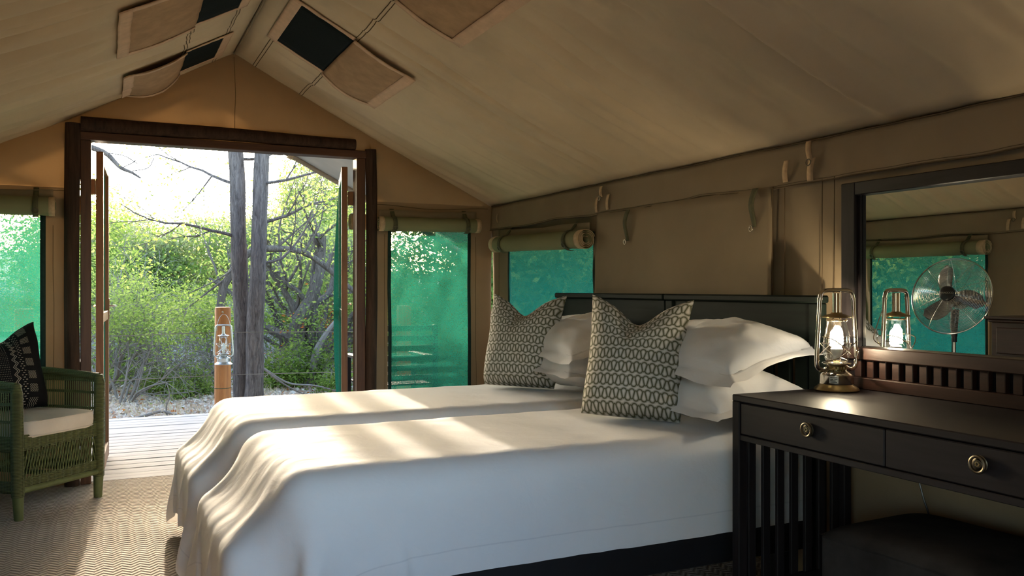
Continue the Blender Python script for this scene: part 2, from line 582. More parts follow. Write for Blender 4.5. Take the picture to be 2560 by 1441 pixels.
def leaf_mat(name, c1, c2, tf=.5):
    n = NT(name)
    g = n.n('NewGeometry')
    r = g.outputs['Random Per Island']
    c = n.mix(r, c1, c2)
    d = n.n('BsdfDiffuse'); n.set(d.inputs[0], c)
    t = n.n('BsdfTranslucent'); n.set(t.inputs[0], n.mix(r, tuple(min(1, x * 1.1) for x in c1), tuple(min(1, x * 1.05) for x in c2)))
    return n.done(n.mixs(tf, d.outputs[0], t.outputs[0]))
M_leafA = leaf_mat('acacia_leaf', (.15, .22, .045), (.34, .40, .10), .5)
M_leafB = leaf_mat('bush_leaf', (.12, .19, .035), (.27, .34, .075), .55)
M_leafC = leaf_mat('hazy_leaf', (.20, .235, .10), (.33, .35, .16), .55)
M_leafD = leaf_mat('dark_leaf', (.06, .12, .03), (.15, .23, .055))
M_leafR = leaf_mat('red_leaf', (.50, .12, .03), (.62, .26, .07))
M_litter = leaf_mat('fallen_leaves', (.58, .38, .26), (.74, .66, .58), .2)
M_straw = leaf_mat('dry_grass', (.40, .30, .17), (.62, .52, .34), .3)

def ground_mat():
    n = NT('leaf_strewn_earth')
    v = n.coord('Object')
    f = n.noise(v, 1.2, 8.0, .7)
    g = n.noise(v, 26.0, 6.0, .75)
    c = n.mix(f, (.27, .24, .22), (.47, .42, .385))
    c = n.mix(n.ramp(g, [(.45, 0.), (.62, .8)]), c, (.55, .46, .385))
    return n.done(n.bsdf(c, .95, 0, .1, n.bump(g, .7, .05)))
M_ground = ground_mat()
# ------------------------------------------------------------------ the tent
XL, XR, XM = -1.03, 2.5, .735
ZE, ZR = 1.72, 2.61
Y0, Y1 = .60, 5.60
SL = (ZR - ZE) / (XR - XM)
def roof_z(x): return ZR - SL * abs(x - XM)

floor = MB().b2((XL, Y0, -.03), (XR, Y1 + .03, 0)).obj('floor', M_carpet, smooth=False)
struct(floor, 'ribbed sisal chevron matting covering the tent floor')

def wrinkle(y, s, seed, k=1.0):
    """relief of stretched roof canvas: ridges that run down the slope"""
    yy = y + .10 * s + .05 * n1(s * 1.3 + seed)
    a = .5 * n1(yy * 4.2 + seed) + .34 * n1(yy * 9.5 + seed * 2.1) + .16 * n1(yy * 19 + seed * 3.7 + s * .4)
    fade = .45 + .55 * sstep(0, .5, s)
    r = (1 - abs(n1(yy * 6.3 + seed * 1.7))) ** 3 - .3
    r2 = (1 - abs(n1(yy * 3.1 + seed * 2.9 + .3 * s))) ** 4 - .2
    m = n1(yy * 13.5 + seed * 5 + .5 * n1(s * 2 + seed)) * (.55 + .45 * n1(yy * 1.7 + 5))
    rg = (1 - abs(n1(yy * 8.3 + seed * 3.1 + .35 * n1(s * 1.5)))) ** 5 * (.6 + .4 * n1(yy * .9 + seed))
    f2 = n1(yy * 23 + seed * 1.3 + .6 * n1(s * 1.1 + 3)) * (.5 + .5 * n1(yy * 1.3 + 9))
    return k * (.026 * a - .012 * r - .014 * r2 + .024 * m + .024 * f2 - .030 * rg) * fade

VENTS_R = ((.83, 1.465, 4.20, 4.93), (.83, 1.455, 2.85, 3.56))
VENTS_L = ((.035, .64, 3.72, 4.44), (.075, .64, 4.93, 5.46))
def roof_side(sgn):
    L = sqrt((XR - XM) ** 2 + (ZR - ZE) ** 2)
    nx, nz = sgn * (ZR - ZE) / L, (XR - XM) / L
    def fn(u, v):
        y = Y0 + (Y1 + .03 - Y0) * u
        s = v * L
        x = XM + sgn * (XR - XM) * v
        z = ZR - (ZR - ZE) * v
        edge = min(1, v * 6) * min(1, (1 - v) * 9 + .0)
        w = wrinkle(y, s, 11.0 if sgn > 0 else 43.0) * edge
        w *= 1 - .5 * sstep(5.2, 5.6, y)
        for (xa, xb, ya, yb) in (VENTS_R if sgn > 0 else VENTS_L):     # canvas is held flat where the vents are sewn in
            dd = max(xa - x, x - xb, ya - y, y - yb, 0)
            w *= 1 - .85 * sstep(.14, .0, dd)
        sag = .018 * sin(pi * v) * (1 + .4 * n1(y * .9))
        return (x - nx * (sag + w), y, z - nz * (sag + w))
    return fn
mb = MB()
fnR, fnL = roof_side(1), roof_side(-1)
mb.grid(fnR, 480, 26)
mb.grid(lambda u, v: fnL(1 - u, v), 480, 26)
ceiling = mb.obj('ceiling', M_ceil)
struct(ceiling, 'sloping tan canvas tent roof with rippled folds')
solid(ceiling, .004)

def on_roof(sgn, x, y, off=0.0):
    v = abs(x - XM) / (XR - XM)
    u = (y - Y0) / (Y1 + .03 - Y0)
    p = Vector((fnR if sgn > 0 else fnL)(u, v))
    L = sqrt((XR - XM) ** 2 + (ZR - ZE) ** 2)
    n = Vector((sgn * (ZR - ZE) / L, 0, (XR - XM) / L))
    return p - n * off

def roof_seam(sgn, x, w=.006):
    mb = MB()
    YN = Y0 + (Y1 + .03 - Y0) * 58 / 480; YL = (Y1 + .03 - Y0) * 420 / 480
    mb.grid(lambda u, v: on_roof(sgn, x + sgn * (v - .5) * w, YN + YL * u, .004), 420, 1)
    o = mb.obj('seam', M_stitch, ceiling)
    mb = MB()
    mb.grid(lambda u, v: on_roof(sgn, x + sgn * (.016 + (v - .5) * .004), YN + YL * u, .004), 420, 1)
    mb.obj('seam', M_stitch, ceiling)
for x in (.852, 1.145): roof_seam(1, x, .004)
for x in (.392, .618): roof_seam(-1, x, .004)
# ridge cord
mb = MB(); mb.tube([(XM, y, ZR - .012 + .003 * n1(y * 2)) for y in np.linspace(Y0, 5.58, 60)], .006, 6); mb.obj('ridge_seam', M_canvas, ceiling)

# ------ roof vents: net square, tan tape and a brown flap hanging below
def roof_vent(label, sgn, xa, xm, xb, ya, yb, bulge, net_first=True, edge=.045):
    t = thing('roof_vent', label, 'vent', on_roof(sgn, (xa + xb) / 2, (ya + yb) / 2), 0, 'roof vents')
    loc = Vector(t.location)
    def patch(x0, x1, y0, y1, off, nu=14, nv=10, bg=0.0):
        def f(u, v):
            x = x0 + (x1 - x0) * u; y = y0 + (y1 - y0) * v
            b = bg * (sin(pi * u) ** .8 if 0 < u < 1 else 0) * (.35 + .65 * v)
            return on_roof(sgn, x, y, off + b) - loc
        return f
    d = 1 if xb > xa else -1
    mb = MB(); mb.grid(patch(xa + d * edge, xm, ya + edge * .75, yb - edge * .75, .008), 14, 10)
    solid(mb.obj('net', M_vnet, t), .003)
    mb = MB(); mb.grid(patch(xm, xb - d * edge * .6, ya + .01, yb - .01, .016, bg=bulge), 18, 12)
    solid(mb.obj('flap', M_flap, t), .003)
    # tape border around the net and around the flap
    def strip(x0, x1, y0, y1, off, bg=0.0, nu=16, nv=3):
        mb = MB()
        def f(u, v):
            x = x0 + (x1 - x0) * u; y = y0 + (y1 - y0) * v
            uu = min(1, max(0, (x - xm) / (xb - d * edge * .6 - xm)))
            vv = min(1, max(0, (y - ya) / (yb - ya)))
            b = bg * (sin(pi * uu) ** .8 if 0 < uu < 1 else 0) * (.35 + .65 * vv)
            return on_roof(sgn, x, y, off + b + .0015 * n1(x * 40 + y * 31)) - loc
        mb.grid(f, nu, nv)
        solid(mb.obj('border', M_tape, t), .004)
    strip(xa, xa + d * edge * 1.15, ya, yb, .011, nu=4, nv=14)
    strip(xa, xm, ya, ya + edge * .75, .010)
    strip(xa, xm, yb - edge * .75, yb, .010)
    strip(xm, xb, ya, ya + edge * .75, .021, bulge)
    strip(xm, xb, yb - edge * .75, yb, .021, bulge)
    strip(xb - d * edge * 1.2, xb, ya, yb, .024, bulge * .3, 4, 14)
    return t
roof_vent('roof vent with dark net and brown flap, right of the ridge nearest the end wall', 1, .83, 1.145, 1.465, 4.20, 4.93, .030)
roof_vent('roof vent at the top edge, only its brown flap corner showing right of the ridge', 1, .83, 1.145, 1.455, 2.85, 3.56, .012)
roof_vent('roof vent left of the ridge at the upper left with wide brown flap', -1, .64, .385, .035, 3.72, 4.44, .012, edge=.042)
roof_vent('small sagging roof vent left of the ridge just above the doorway gable', -1, .64, .392, .075, 4.93, 5.46, .055, edge=.042)

# ------ end wall with the doorway
DX0, DX1, DZ = -.066, 1.508, 2.0
W1 = (1.735, 2.325, .42, 1.56)      # window right of the door
W2 = (-.86, -.305, .42, 1.56)       # window left of the door
def wall_patch(mb, xs, zs, skip, fn):
    b = len(mb.v)
    for x in xs:
        for z in zs: mb.v.append(fn(x, z))
    nz = len(zs)
    for i in range(len(xs) - 1):
        for j in range(nz - 1):
            cx, cz = (xs[i] + xs[i + 1]) / 2, (zs[j] + zs[j + 1]) / 2
            if any(a < cx < b2 and c < cz < d for (a, b2, c, d) in skip): continue
            mb.f.append((b + i * nz + j, b + (i + 1) * nz + j, b + (i + 1) * nz + j + 1, b + i * nz + j + 1))
def ticks(a, b, step, extra=()):
    s = set(np.round(np.linspace(a, b, max(2, int((b - a) / step) + 1)), 4)) | {round(e, 4) for e in extra if a <= e <= b}
    return sorted(s)
def pleat(a, b, seed, k=1.0):
    return k * (.006 * n1(a * 7 + seed) + .005 * n2(a * 13 + seed, b * 1.2) + .004 * n2(a * 4 + seed, b * 5))
def endfn(x, z):
    k = sstep(0, .05, abs(z - 1.0) * 0 + 1)
    return (x, Y1 + pleat(x, z, 5.0) + .012 * sin((z) * 2.1), z)
mb = MB()
wall_patch(mb, ticks(XL, -.13, .035, W2[:2]), ticks(0, 1.72, .05, W2[2:]), [W2], endfn)
wall_patch(mb, ticks(1.60, XR, .035, W1[:2]), ticks(0, 1.72, .05, W1[2:]), [W1], endfn)
n_low = len(mb.f)
xs = ticks(XL, XR, .04, (-.13, 1.60, XM))
b = len(mb.v); nv = 16
for x in xs:
    lo = 2.03 if -.135 < x < 1.605 else 1.72
    if abs(x - (-.13)) < 1e-3 or abs(x - 1.60) < 1e-3: lo = 2.03
    hi = max(lo + .002, roof_z(x) - .004)
    for j in range(nv + 1):
        z = lo + (hi - lo) * j / nv
        bulge = .045 * sin(pi * j / nv) * sstep(0, .4, hi - lo)
        mb.v.append((x, Y1 + pleat(x, z, 5.0) - bulge - .012 * abs(n1(x * 9 + 2)) * (1 - j / nv), z))
for i in range(len(xs) - 1):
    for j in range(nv):
        mb.f.append((b + i * (nv + 1) + j, b + (i + 1) * (nv + 1) + j, b + (i + 1) * (nv + 1) + j + 1, b + i * (nv + 1) + j + 1))
# strip of canvas between eave line and lintel at either side
for xa, xb_ in ((XL, -.13), (1.60, XR)):
    pass
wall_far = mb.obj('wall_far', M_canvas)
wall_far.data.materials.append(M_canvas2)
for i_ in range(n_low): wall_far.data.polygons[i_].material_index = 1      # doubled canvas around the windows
struct(wall_far, 'tan canvas gable end wall around the doorway')
# sewn lines of the end wall
def sew(pts, parent, r=.0016, mat=None):
    m = MB(); m.tube(pts, r, 5); return m.obj('seam', mat or M_stitch, parent)
sew([(XM + .003 * n1(z * 9), Y1 - .052 * sin(pi * min(1, max(0, (z - 2.03) / .57))) - .014, z) for z in np.linspace(2.04, 2.58, 30)], wall_far)
sew([(x, Y1 - .022, 1.70 - .02 * sin(pi * (x - 1.65) / .8) ** 2) for x in np.linspace(1.65, 2.46, 24)], wall_far, .002)
sew([(x, Y1 - .022, 1.70 - .015 * sin(pi * (x + 1.0) / .8) ** 2) for x in np.linspace(-1.0, -.2, 24)], wall_far, .002)
for wx in (W1[1] + .045, W2[1] + .045, W1[0] - .03):
    sew([(wx + .003 * n1(z * 5 + wx), Y1 - .017, z) for z in np.linspace(.1, 1.5, 26)], wall_far)

# ------ side walls
def side_wall(name, x, sgn, hole, label):
    mb = MB()
    ys = ticks(Y0, Y1, .03, hole[:2]); zs = ticks(0, 1.72, .05, hole[2:])
    b = len(mb.v); nz = len(zs)
    for y in ys:
        for z in zs:
            mb.v.append((x + sgn * (pleat(y, z, 21.0 + x, 1.25) + .012 * sin(pi * z / 1.72)) * min(1, (1.72 - z) * 6 + .1), y, z))
    for i in range(len(ys) - 1):
        for j in range(nz - 1):
            cy, cz = (ys[i] + ys[i + 1]) / 2, (zs[j] + zs[j + 1]) / 2
            if hole[0] < cy < hole[1] and hole[2] < cz < hole[3]: continue
            mb.f.append((b + i * nz + j, b + (i + 1) * nz + j, b + (i + 1) * nz + j + 1, b + i * nz + j + 1))
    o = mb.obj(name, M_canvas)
    struct(o, label)
    solid(o, .004)
    # valance strip hanging from the eave
    mb = MB()
    def vf(u, v):
        y = Y0 + (Y1 - .03 - Y0) * u
        drop = .172 + .010 * n1(y * 2.2 + 3) + .006 * n1(y * 5)
        zt = ZE - .003 + .004 * n1(y * 3)
        wv = .007 * n1(y * 10 + 2.0 * v) * v + .005 * n2(y * 16, v * 2.5)
        return (x - sgn * (.008 + .016 * v + wv), y, zt - drop * v)
    mb.grid(vf, 200, 8)
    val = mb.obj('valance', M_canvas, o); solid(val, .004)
    sew([Vector(vf(u, 0)) - Vector((sgn * .006, 0, 0)) for u in np.linspace(0, 1, 140)], o, .003)
    sew([Vector(vf(u, 1)) - Vector((sgn * .004, 0, -.002)) for u in np.linspace(0, 1, 140)], o, .0025)
    sew([Vector(vf(u, .93)) - Vector((sgn * .003, 0, 0)) for u in np.linspace(0, 1, 140)], o, .001, M_stitch)
    return o, vf
W3 = (4.19, 5.30, .50, 1.46)
W4 = (4.30, 5.37, .50, 1.46)
wall_right, vfR = side_wall('wall_right', XR, 1, W3, 'tan canvas side wall behind the headboards and mirror')
wall_left, vfL = side_wall('wall_left', XL, -1, W4, 'tan canvas side wall seen in the mirror')
for yy in (2.46, 2.40, 4.07, 2.66, 5.43):
    sew([(XR - .022, yy + .003 * n1(z * 5), z) for z in np.linspace(.2, 1.56, 26)], wall_right)

# webbing loops sewn on the valance
def loop(parent, x, sgn, y, z0, z1, w, mat, ring=False, sl=0.0):
    mb = MB()
    def f(u, v):
        z = z0 + (z1 - z0) * u
        return (x - sgn * (.005 + .007 * sin(pi * u)), y + (v - .5) * w + sl * u, z)
    mb.grid(f, 10, 1)
    o = mb.obj('webbing_loop', mat, parent); solid(o, .003)
    if ring:
        m = MB(); m.tube([(x - sgn * .018, y + sl + .012 * cos(a), z1 - .006 + .012 * sin(a)) for a in np.linspace(0, 2 * pi, 13)[:-1]], .0025, 6, closed=True)
        m.obj('ring', M_pewter, o)
for x, sgn, par in ((XR - .024, 1, wall_right), (XL + .024, -1, wall_left)):
    for (y, za, zb, w, rg, sl) in ((5.438, 1.656, 1.595, .012, False, 0), (4.06, 1.700, 1.640, .022, True, 0), (4.10, 1.645, 1.56, .024, False, .012),
                                   (3.985, 1.65, 1.565, .024, False, .012), (2.64, 1.65, 1.565, .026, False, .006), (2.52, 1.71, 1.632, .026, True, -.01), (2.50, 1.642, 1.555, .03, False, .012)):
        loop(par, x, sgn, y, za, zb, w, M_webbing, rg, sl)

# canvas flap let down over a closed window on the right wall
mb = MB()
mb.grid(lambda u, v: (XR - .030 - .010 * sin(pi * v) - .006 * n1(u * 9) - .005 * n2(u * 16, v * 3) , 2.715 + (4.11 - 2.715) * u, 1.555 - 1.0 * v), 60, 20)
flap = mb.obj('window_flap', M_canvas, wall_right); solid(flap, .005)
sew([(XR - .034, 2.716, z) for z in np.linspace(.56, 1.545, 20)], wall_right, .003)
for (y, z0, z1) in ((3.765, 1.545, 1.385), (2.80, 1.555, 1.395)):
    mb = MB()
    mb.grid(lambda u, v: (XR - .047 - .012 * sin(pi * u * 1.2), y + (v - .5) * .034 * (1 - .35 * u) + .022 * u + .006 * sin(5 * u), z0 + (z1 - z0) * u), 12, 2)
    o = mb.obj('strap', M_strap, wall_right); solid(o, .004)
    m = MB(); m.tube([(XR - .052, y + .024 + .010 * cos(a), z1 - .006 + .012 * sin(a)) for a in np.linspace(0, 2 * pi, 13)[:-1]], .0028, 6, closed=True)
    m.obj('buckle', M_pewter, o)

# ------ green shade-net windows
def net_window(name, fn, nu, nv, label, edge):
    """fn(u,v) -> point on the net; edge = binding width as fraction (u, v)"""
    mb = MB(); mb.grid(fn, nu, nv)
    o = mb.obj(name, M_net)
    struct(o, label)
    for (u0, u1, v0, v1) in ((-.01, edge[0], 0, 1), (1 - edge[0], 1.01, 0, 1)):
        m = MB(); m.grid(lambda u, v: fn(u0 + (u1 - u0) * u, v0 + (v1 - v0) * v), 2, nv)
        solid(m.obj('binding', M_trimnet, o), .006)
    return o
def bow(u, v, k=.012): return k * sin(pi * u) * sin(pi * v) + .003 * n2(u * 6, v * 8)
net_window('window_1', lambda u, v: (W1[0] + .006 * n1(v * 3) + (W1[1] - W1[0]) * u, Y1 - .012 + bow(u, v), W1[2] + (W1[3] - W1[2]) * v), 20, 30, 'bright green shade-net window right of the doorway', (.028, .02))
net_window('window_2', lambda u, v: (W2[0] + (W2[1] - W2[0]) * u, Y1 - .012 + bow(u, v), W2[2] + (W2[3] - W2[2]) * v), 20, 30, 'bright green shade-net window behind the wicker armchair', (.04, .02))
net_window('window_3', lambda u, v: (XR + bow(u, v, .02) + .006 * n1(u * 9 + v), W3[0] + (W3[1] - W3[0]) * u, W3[2] + (W3[3] - W3[2]) * v), 30, 30, 'dim green shade-net window in the right wall past the headboards', (.006, .02))
net_window('window_4', lambda u, v: (XL - bow(u, v, .02), W4[0] + (W4[1] - W4[0]) * u, W4[2] + (W4[3] - W4[2]) * v), 30, 30, 'dim green shade-net window reflected behind the fan', (.008, .02))

# ------ rolled-up canvas blinds over the windows
def blind(label, a, b, r, inward, r_out=None):
    """roll from a to b; inward = unit vector into the tent"""
    a, b = Vector(a), Vector(b)
    ax = (b - a).normalized(); L = (b - a).length
    inn = Vector(inward); up = Vector((0, 0, 1))
    mid = (a + b) / 2
    t = thing('rolled_canvas_blind', label, 'blind', mid, 0, 'rolled canvas blinds')
    def P(s, ang, rr): return ax * (s - L / 2) + inn * (rr * cos(ang)) + up * (rr * sin(ang))
    mb = MB()
    turns = 4.2
    def f(u, v):
        ang = v * turns * 2 * pi + pi / 2
        rr = r * (.30 + .70 * v) * (1 + .03 * n2(u * 5, v * 3)) * (1 + .10 * sin(pi * u) * (v > .9) * 0)
        end = (.5 - abs(u - .5)) * L
        squeeze = 1 - .10 * math.exp(-((min(abs(u - .14), abs(u - .86))) / .03) ** 2) * v
        return P(u * L + .006 * n1(v * 17) * (1 if u > .5 else -1) * (1 if u in (0, 1) else 0), ang, rr * squeeze)
    mb.grid(f, 24, 100)
    o = mb.obj('roll', M_olive, t); solid(o, .0035)
    # tan hem at both ends (paler inner face of the canvas)
    for (u0, u1) in ((-.001, .045), (.955, 1.001)):
        m = MB(); m.grid(lambda u, v: P((u0 + (u1 - u0) * u) * L, v * turns * 2 * pi + pi / 2, r * (.305 + .72 * v)), 2, 100)
        solid(m.obj('hem', M_webbing, t), .003)
    for s in (.14, .86):
        m = MB()
        def g(u, v):
            if u < .35:
                k = u / .35
                return P(s * L + (v - .5) * .028, pi / 2, r) * k + (P(s * L + (v - .5) * .028, pi / 2, r) + up * .055 - inn * (r * .8)) * (1 - k)
            ang = pi / 2 - (u - .35) / .65 * pi * 1.05
            return P(s * L + (v - .5) * .028, ang, r * .97 + .004)
        m.grid(g, 20, 2)
        so = m.obj('strap', M_strap, t); solid(so, .004)
        m = MB(); m.tube([P(s * L + .016 * cos(q), -.5 + .25 * sin(q), r + .006) for q in np.linspace(0, 2 * pi, 11)[:-1]], .0025, 6, closed=True)
        m.obj('buckle', M_pewter, so)
    # canvas head the roll hangs from
    m = MB()
    m.grid(lambda u, v: ax * ((u - .5) * L * .97) + inn * (-r * .55 + .004 * n1(u * 14)) + up * (.02 + (.075 + .01 * n1(u * 4)) * v), 30, 3)
    solid(m.obj('head_strip', M_canvas, t), .004)
    return t
blind('rolled canvas blind above the window right of the doorway', (1.645, 5.525, 1.565), (2.37, 5.525, 1.57), .050, (0, -1, 0))
blind('rolled canvas blind above the window behind the armchair', (-.93, 5.53, 1.60), (-.25, 5.53, 1.60), .056, (0, -1, 0))
blind('rolled canvas blind with a spiral end above the right wall window', (2.42, 4.135, 1.41), (2.42, 5.36, 1.435), .056, (-1, 0, 0))
blind('rolled canvas blind seen in the mirror above the fan', (-.955, 4.24, 1.44), (-.955, 5.42, 1.44), .056, (1, 0, 0))

# ------ door frame
fr = bpy.data.objects.new('trim_1', None); COL.objects.link(fr); struct(fr, 'dark wooden door frame with log posts')
def log(name, x, y, z0, z1, r, parent, mat):
    m = MB()
    m.tube([(x + .006 * n1(z * 2 + x), y + .006 * n1(z * 2.3 + 9 + x), z) for z in np.linspace(z0, z1, 24)], [r * (1 + .06 * n1(z * 3.1 + x * 7)) for z in np.linspace(z0, z1, 24)], 18)
    return m.obj(name, mat, parent)
log('log_post', -.165, 5.565, 0, 2.09, .040, fr, M_log)
log('log_post', 1.605, 5.565, 0, 2.06, .038, fr, M_log)
MB().b2((-.122, 5.56, 0), (DX0, 5.66, 2.0), .004).obj('jamb', M_jamb, fr)
MB().b2((DX1, 5.56, 0), (1.566, 5.66, 2.0), .004).obj('jamb', M_jamb, fr)
MB().b2((-.20, 5.555, 2.0), (1.64, 5.665, 2.048), .004).obj('lintel', M_jambx, fr)
MB().b2((-.12, 5.625, -.03), (1.56, 5.685, .001), .001).obj('threshold', M_deck, fr)
m = MB(); m.tube([(x, 5.575, 2.090 + .010 * n1(x * 1.5)) for x in np.linspace(-.12, 1.50, 20)], list(np.linspace(.046, .036, 20)), 14); m.obj('log_beam', M_log, fr)

# ------ door leaves, open outwards
def leaf(name, hinge, ang, side, label):
    """leaf in local x = width direction, z up"""
    o = bpy.data.objects.new(name, None); COL.objects.link(o); struct(o, label)
    o.location = hinge; o.rotation_euler = (0, 0, ang)
    Wd, H, st, th = .74, 1.955, .058, .040
    for (x0, x1) in ((0, st), (Wd - st, Wd)):
        MB().b2((x0, -th / 2, .012), (x1, th / 2, H), .003).obj('stile', M_leafwood, o)
    for (z0, z1) in ((.012, .11), (.93, .99), (H - .07, H)):
        MB().b2((st, -th / 2 + .002, z0), (Wd - st, th / 2 - .002, z1), .003).obj('rail', M_leafwood, o)
    mb = MB(); mb.grid(lambda u, v: (st * .8 + (Wd - 1.6 * st) * u, (.021 + .045 * sin(pi * u) * sin(pi * v) ** .7) * (1 if side > 0 else 0), .08 + (H - .14) * v), 10, 24)
    mb.obj('net', M_net, o)
    # lever handles through the far stile
    hd = MB(); hd.b2((Wd - .042, -th / 2 - .004, .93), (Wd - .014, th / 2 + .004, 1.07), .002)
    h = hd.obj('handle_plate', M_leafwood, o)
    for s in (-1, 1):
        m = MB(); m.tube([(Wd - .028, s * .02, 1.02), (Wd - .028, s * .062, 1.02), (Wd - .075, s * .066, 1.02)], .007, 8); m.obj('lever', M_chrome, h)
    # wooden stay blocks at the hinge side
    MB().b2((.0, -side * .022, 1.70), (.05, -side * .075, 1.79), .004).obj('hinge_block', M_leafwood, o)
    MB().b2((.012, -side * .021, .26), (.045, -side * .024, .36)).obj('hinge', M_brass, o)
    return o
leaf('door_1', (-.022, 5.69, 0), radians(87.3), -1, 'left netted wooden door leaf folded outwards')
leaf('door_2', (1.462, 5.70, 0), radians(90 - 12.6), 1, 'right netted wooden door leaf folded outwards')

# canvas door curtains rolled and tied outside, beside each leaf
for (x, y, z, lab) in ((-.115, 5.80, 1.64, 'rolled canvas end showing in the gap beside the left door leaf'), (1.535, 5.83, 1.60, 'rolled canvas end showing in the gap beside the right door leaf')):
    t = thing('rolled_door_canvas', lab, 'blind', (x, y, z))
    mb = MB()
    sg = -1 if x < 0 else 1
    mb.grid(lambda u, v: (sg * u * .55 + .0, (.018 + .042 * v) * cos(v * 26), (.018 + .042 * v) * sin(v * 26)), 6, 90)
    solid(mb.obj('roll', M_webbing, t), .003)
    m = MB(); m.tube([(sg * .16, .066 * cos(a), .066 * sin(a)) for a in np.linspace(0, 2 * pi, 15)[:-1]], .006, 6, closed=True); m.obj('tie', M_strap, t)

# rear wall with its own doorway, where the camera stands
mb = MB()
yr = .72
wall_patch(mb, ticks(XL, -.13, .06), ticks(0, 1.72, .08), [], lambda x, z: (x, yr + pleat(x, z, 3.0), z))
wall_patch(mb, ticks(1.27, XR, .06), ticks(0, 1.72, .08), [], lambda x, z: (x, yr + pleat(x, z, 3.0), z))
xs = ticks(XL, XR, .06, (-.13, 1.27, XM)); b = len(mb.v)
for x in xs:
    lo = 2.06 if -.131 < x < 1.271 else 1.72
    hi = max(lo + .002, roof_z(x) - .004)
    for j in range(7): mb.v.append((x, yr + pleat(x, lo, 3.0), lo + (hi - lo) * j / 6))
for i in range(len(xs) - 1):
    for j in range(6): mb.f.append((b + i * 7 + j, b + (i + 1) * 7 + j, b + (i + 1) * 7 + j + 1, b + i * 7 + j + 1))
wall_near = mb.obj('wall_near', M_canvas); struct(wall_near, 'rear canvas wall around the doorway the picture is taken through')
mb = MB(); mb.grid(lambda u, v: (-2.2 + 6.0 * u, -2.2 + .02 * n1(u * 60), -.2 + 1.62 * v), 60, 4); scr = mb.obj('light_block_screen', M_log); struct(scr, 'added unseen screen behind the rear doorway, holding back sky light'); solid(scr, .02)  # screen added out of view to dim the sky light entering from behind
fr2 = bpy.data.objects.new('trim_2', None); COL.objects.link(fr2); struct(fr2, 'dark wooden frame of the rear doorway at the left edge')
MB().b2((-.14, .68, 0), (-.0712, .76, 2.02), .004).obj('jamb', M_jamb, fr2)
MB().b2((1.20, .68, 0), (1.27, .76, 2.02), .004).obj('jamb', M_jamb, fr2)
MB().b2((-.13, .68, 2.02), (1.27, .76, 2.07), .004).obj('lintel', M_jambx, fr2)

# ------ flysheet over tent and veranda
FZ, FS, FY = 2.90, .51, 8.30
mb = MB()
def fly(sg):
    return lambda u, v: (XM + sg * 2.55 * v, -2.3 + (FY + 2.3) * u, FZ - FS * 2.55 * v - .03 * sin(pi * v) + .008 * n2(u * 22, v * 2))  # unseen rear overhang, stretched past the tent to cut sky light from behind
f1, f2 = fly(1), fly(-1)
mb.grid(f1, 60, 12); mb.grid(lambda u, v: f2(1 - u, v), 60, 12)
flyo = mb.obj('flysheet', M_fly)
solid(flyo, .006)
tag(flyo, 'grey canvas flysheet sloping over the veranda beyond the door', 'awning', kind='structure')
for sg in (1, -1):
    m = MB(); m.tube([(XM + sg * 2.6 * v, FY, FZ - FS * 2.6 * v - .05) for v in np.linspace(0, 1, 8)], .028, 12)
    m.obj('fly_pole', M_flypole, flyo)
for v in (.34, .62):
    MB().box((XM + 2.6 * v, FY - .01, FZ - FS * 2.6 * v - .03), (.05, .07, .11), Matrix.Rotation(radians(27), 3, 'Y'), .004).obj('pole_tie', M_webbing, flyo)

# ------ deck of boards
deck = MB().b2((-3.2, 5.68, -.16), (4.6, 8.28, -.045)).obj('deck', M_deckdark, smooth=False)
struct(deck, 'pale painted board deck beyond the doorway')
me = MB().box((0, 0, 0), (7.8, .134, .034), None, .004).mesh('deck_board', False)
me.materials.append(M_deck)
for i in range(18):
    o = link('deck_board', me, None, deck, (.7 + .05 * n1(i * 3.3), 5.745 + i * .1435, -.0175 + .002 * n1(i * 7.7)))
    o.rotation_euler = (.004 * n1(i * 5.1), 0, .0012 * n1(i * 2.2))
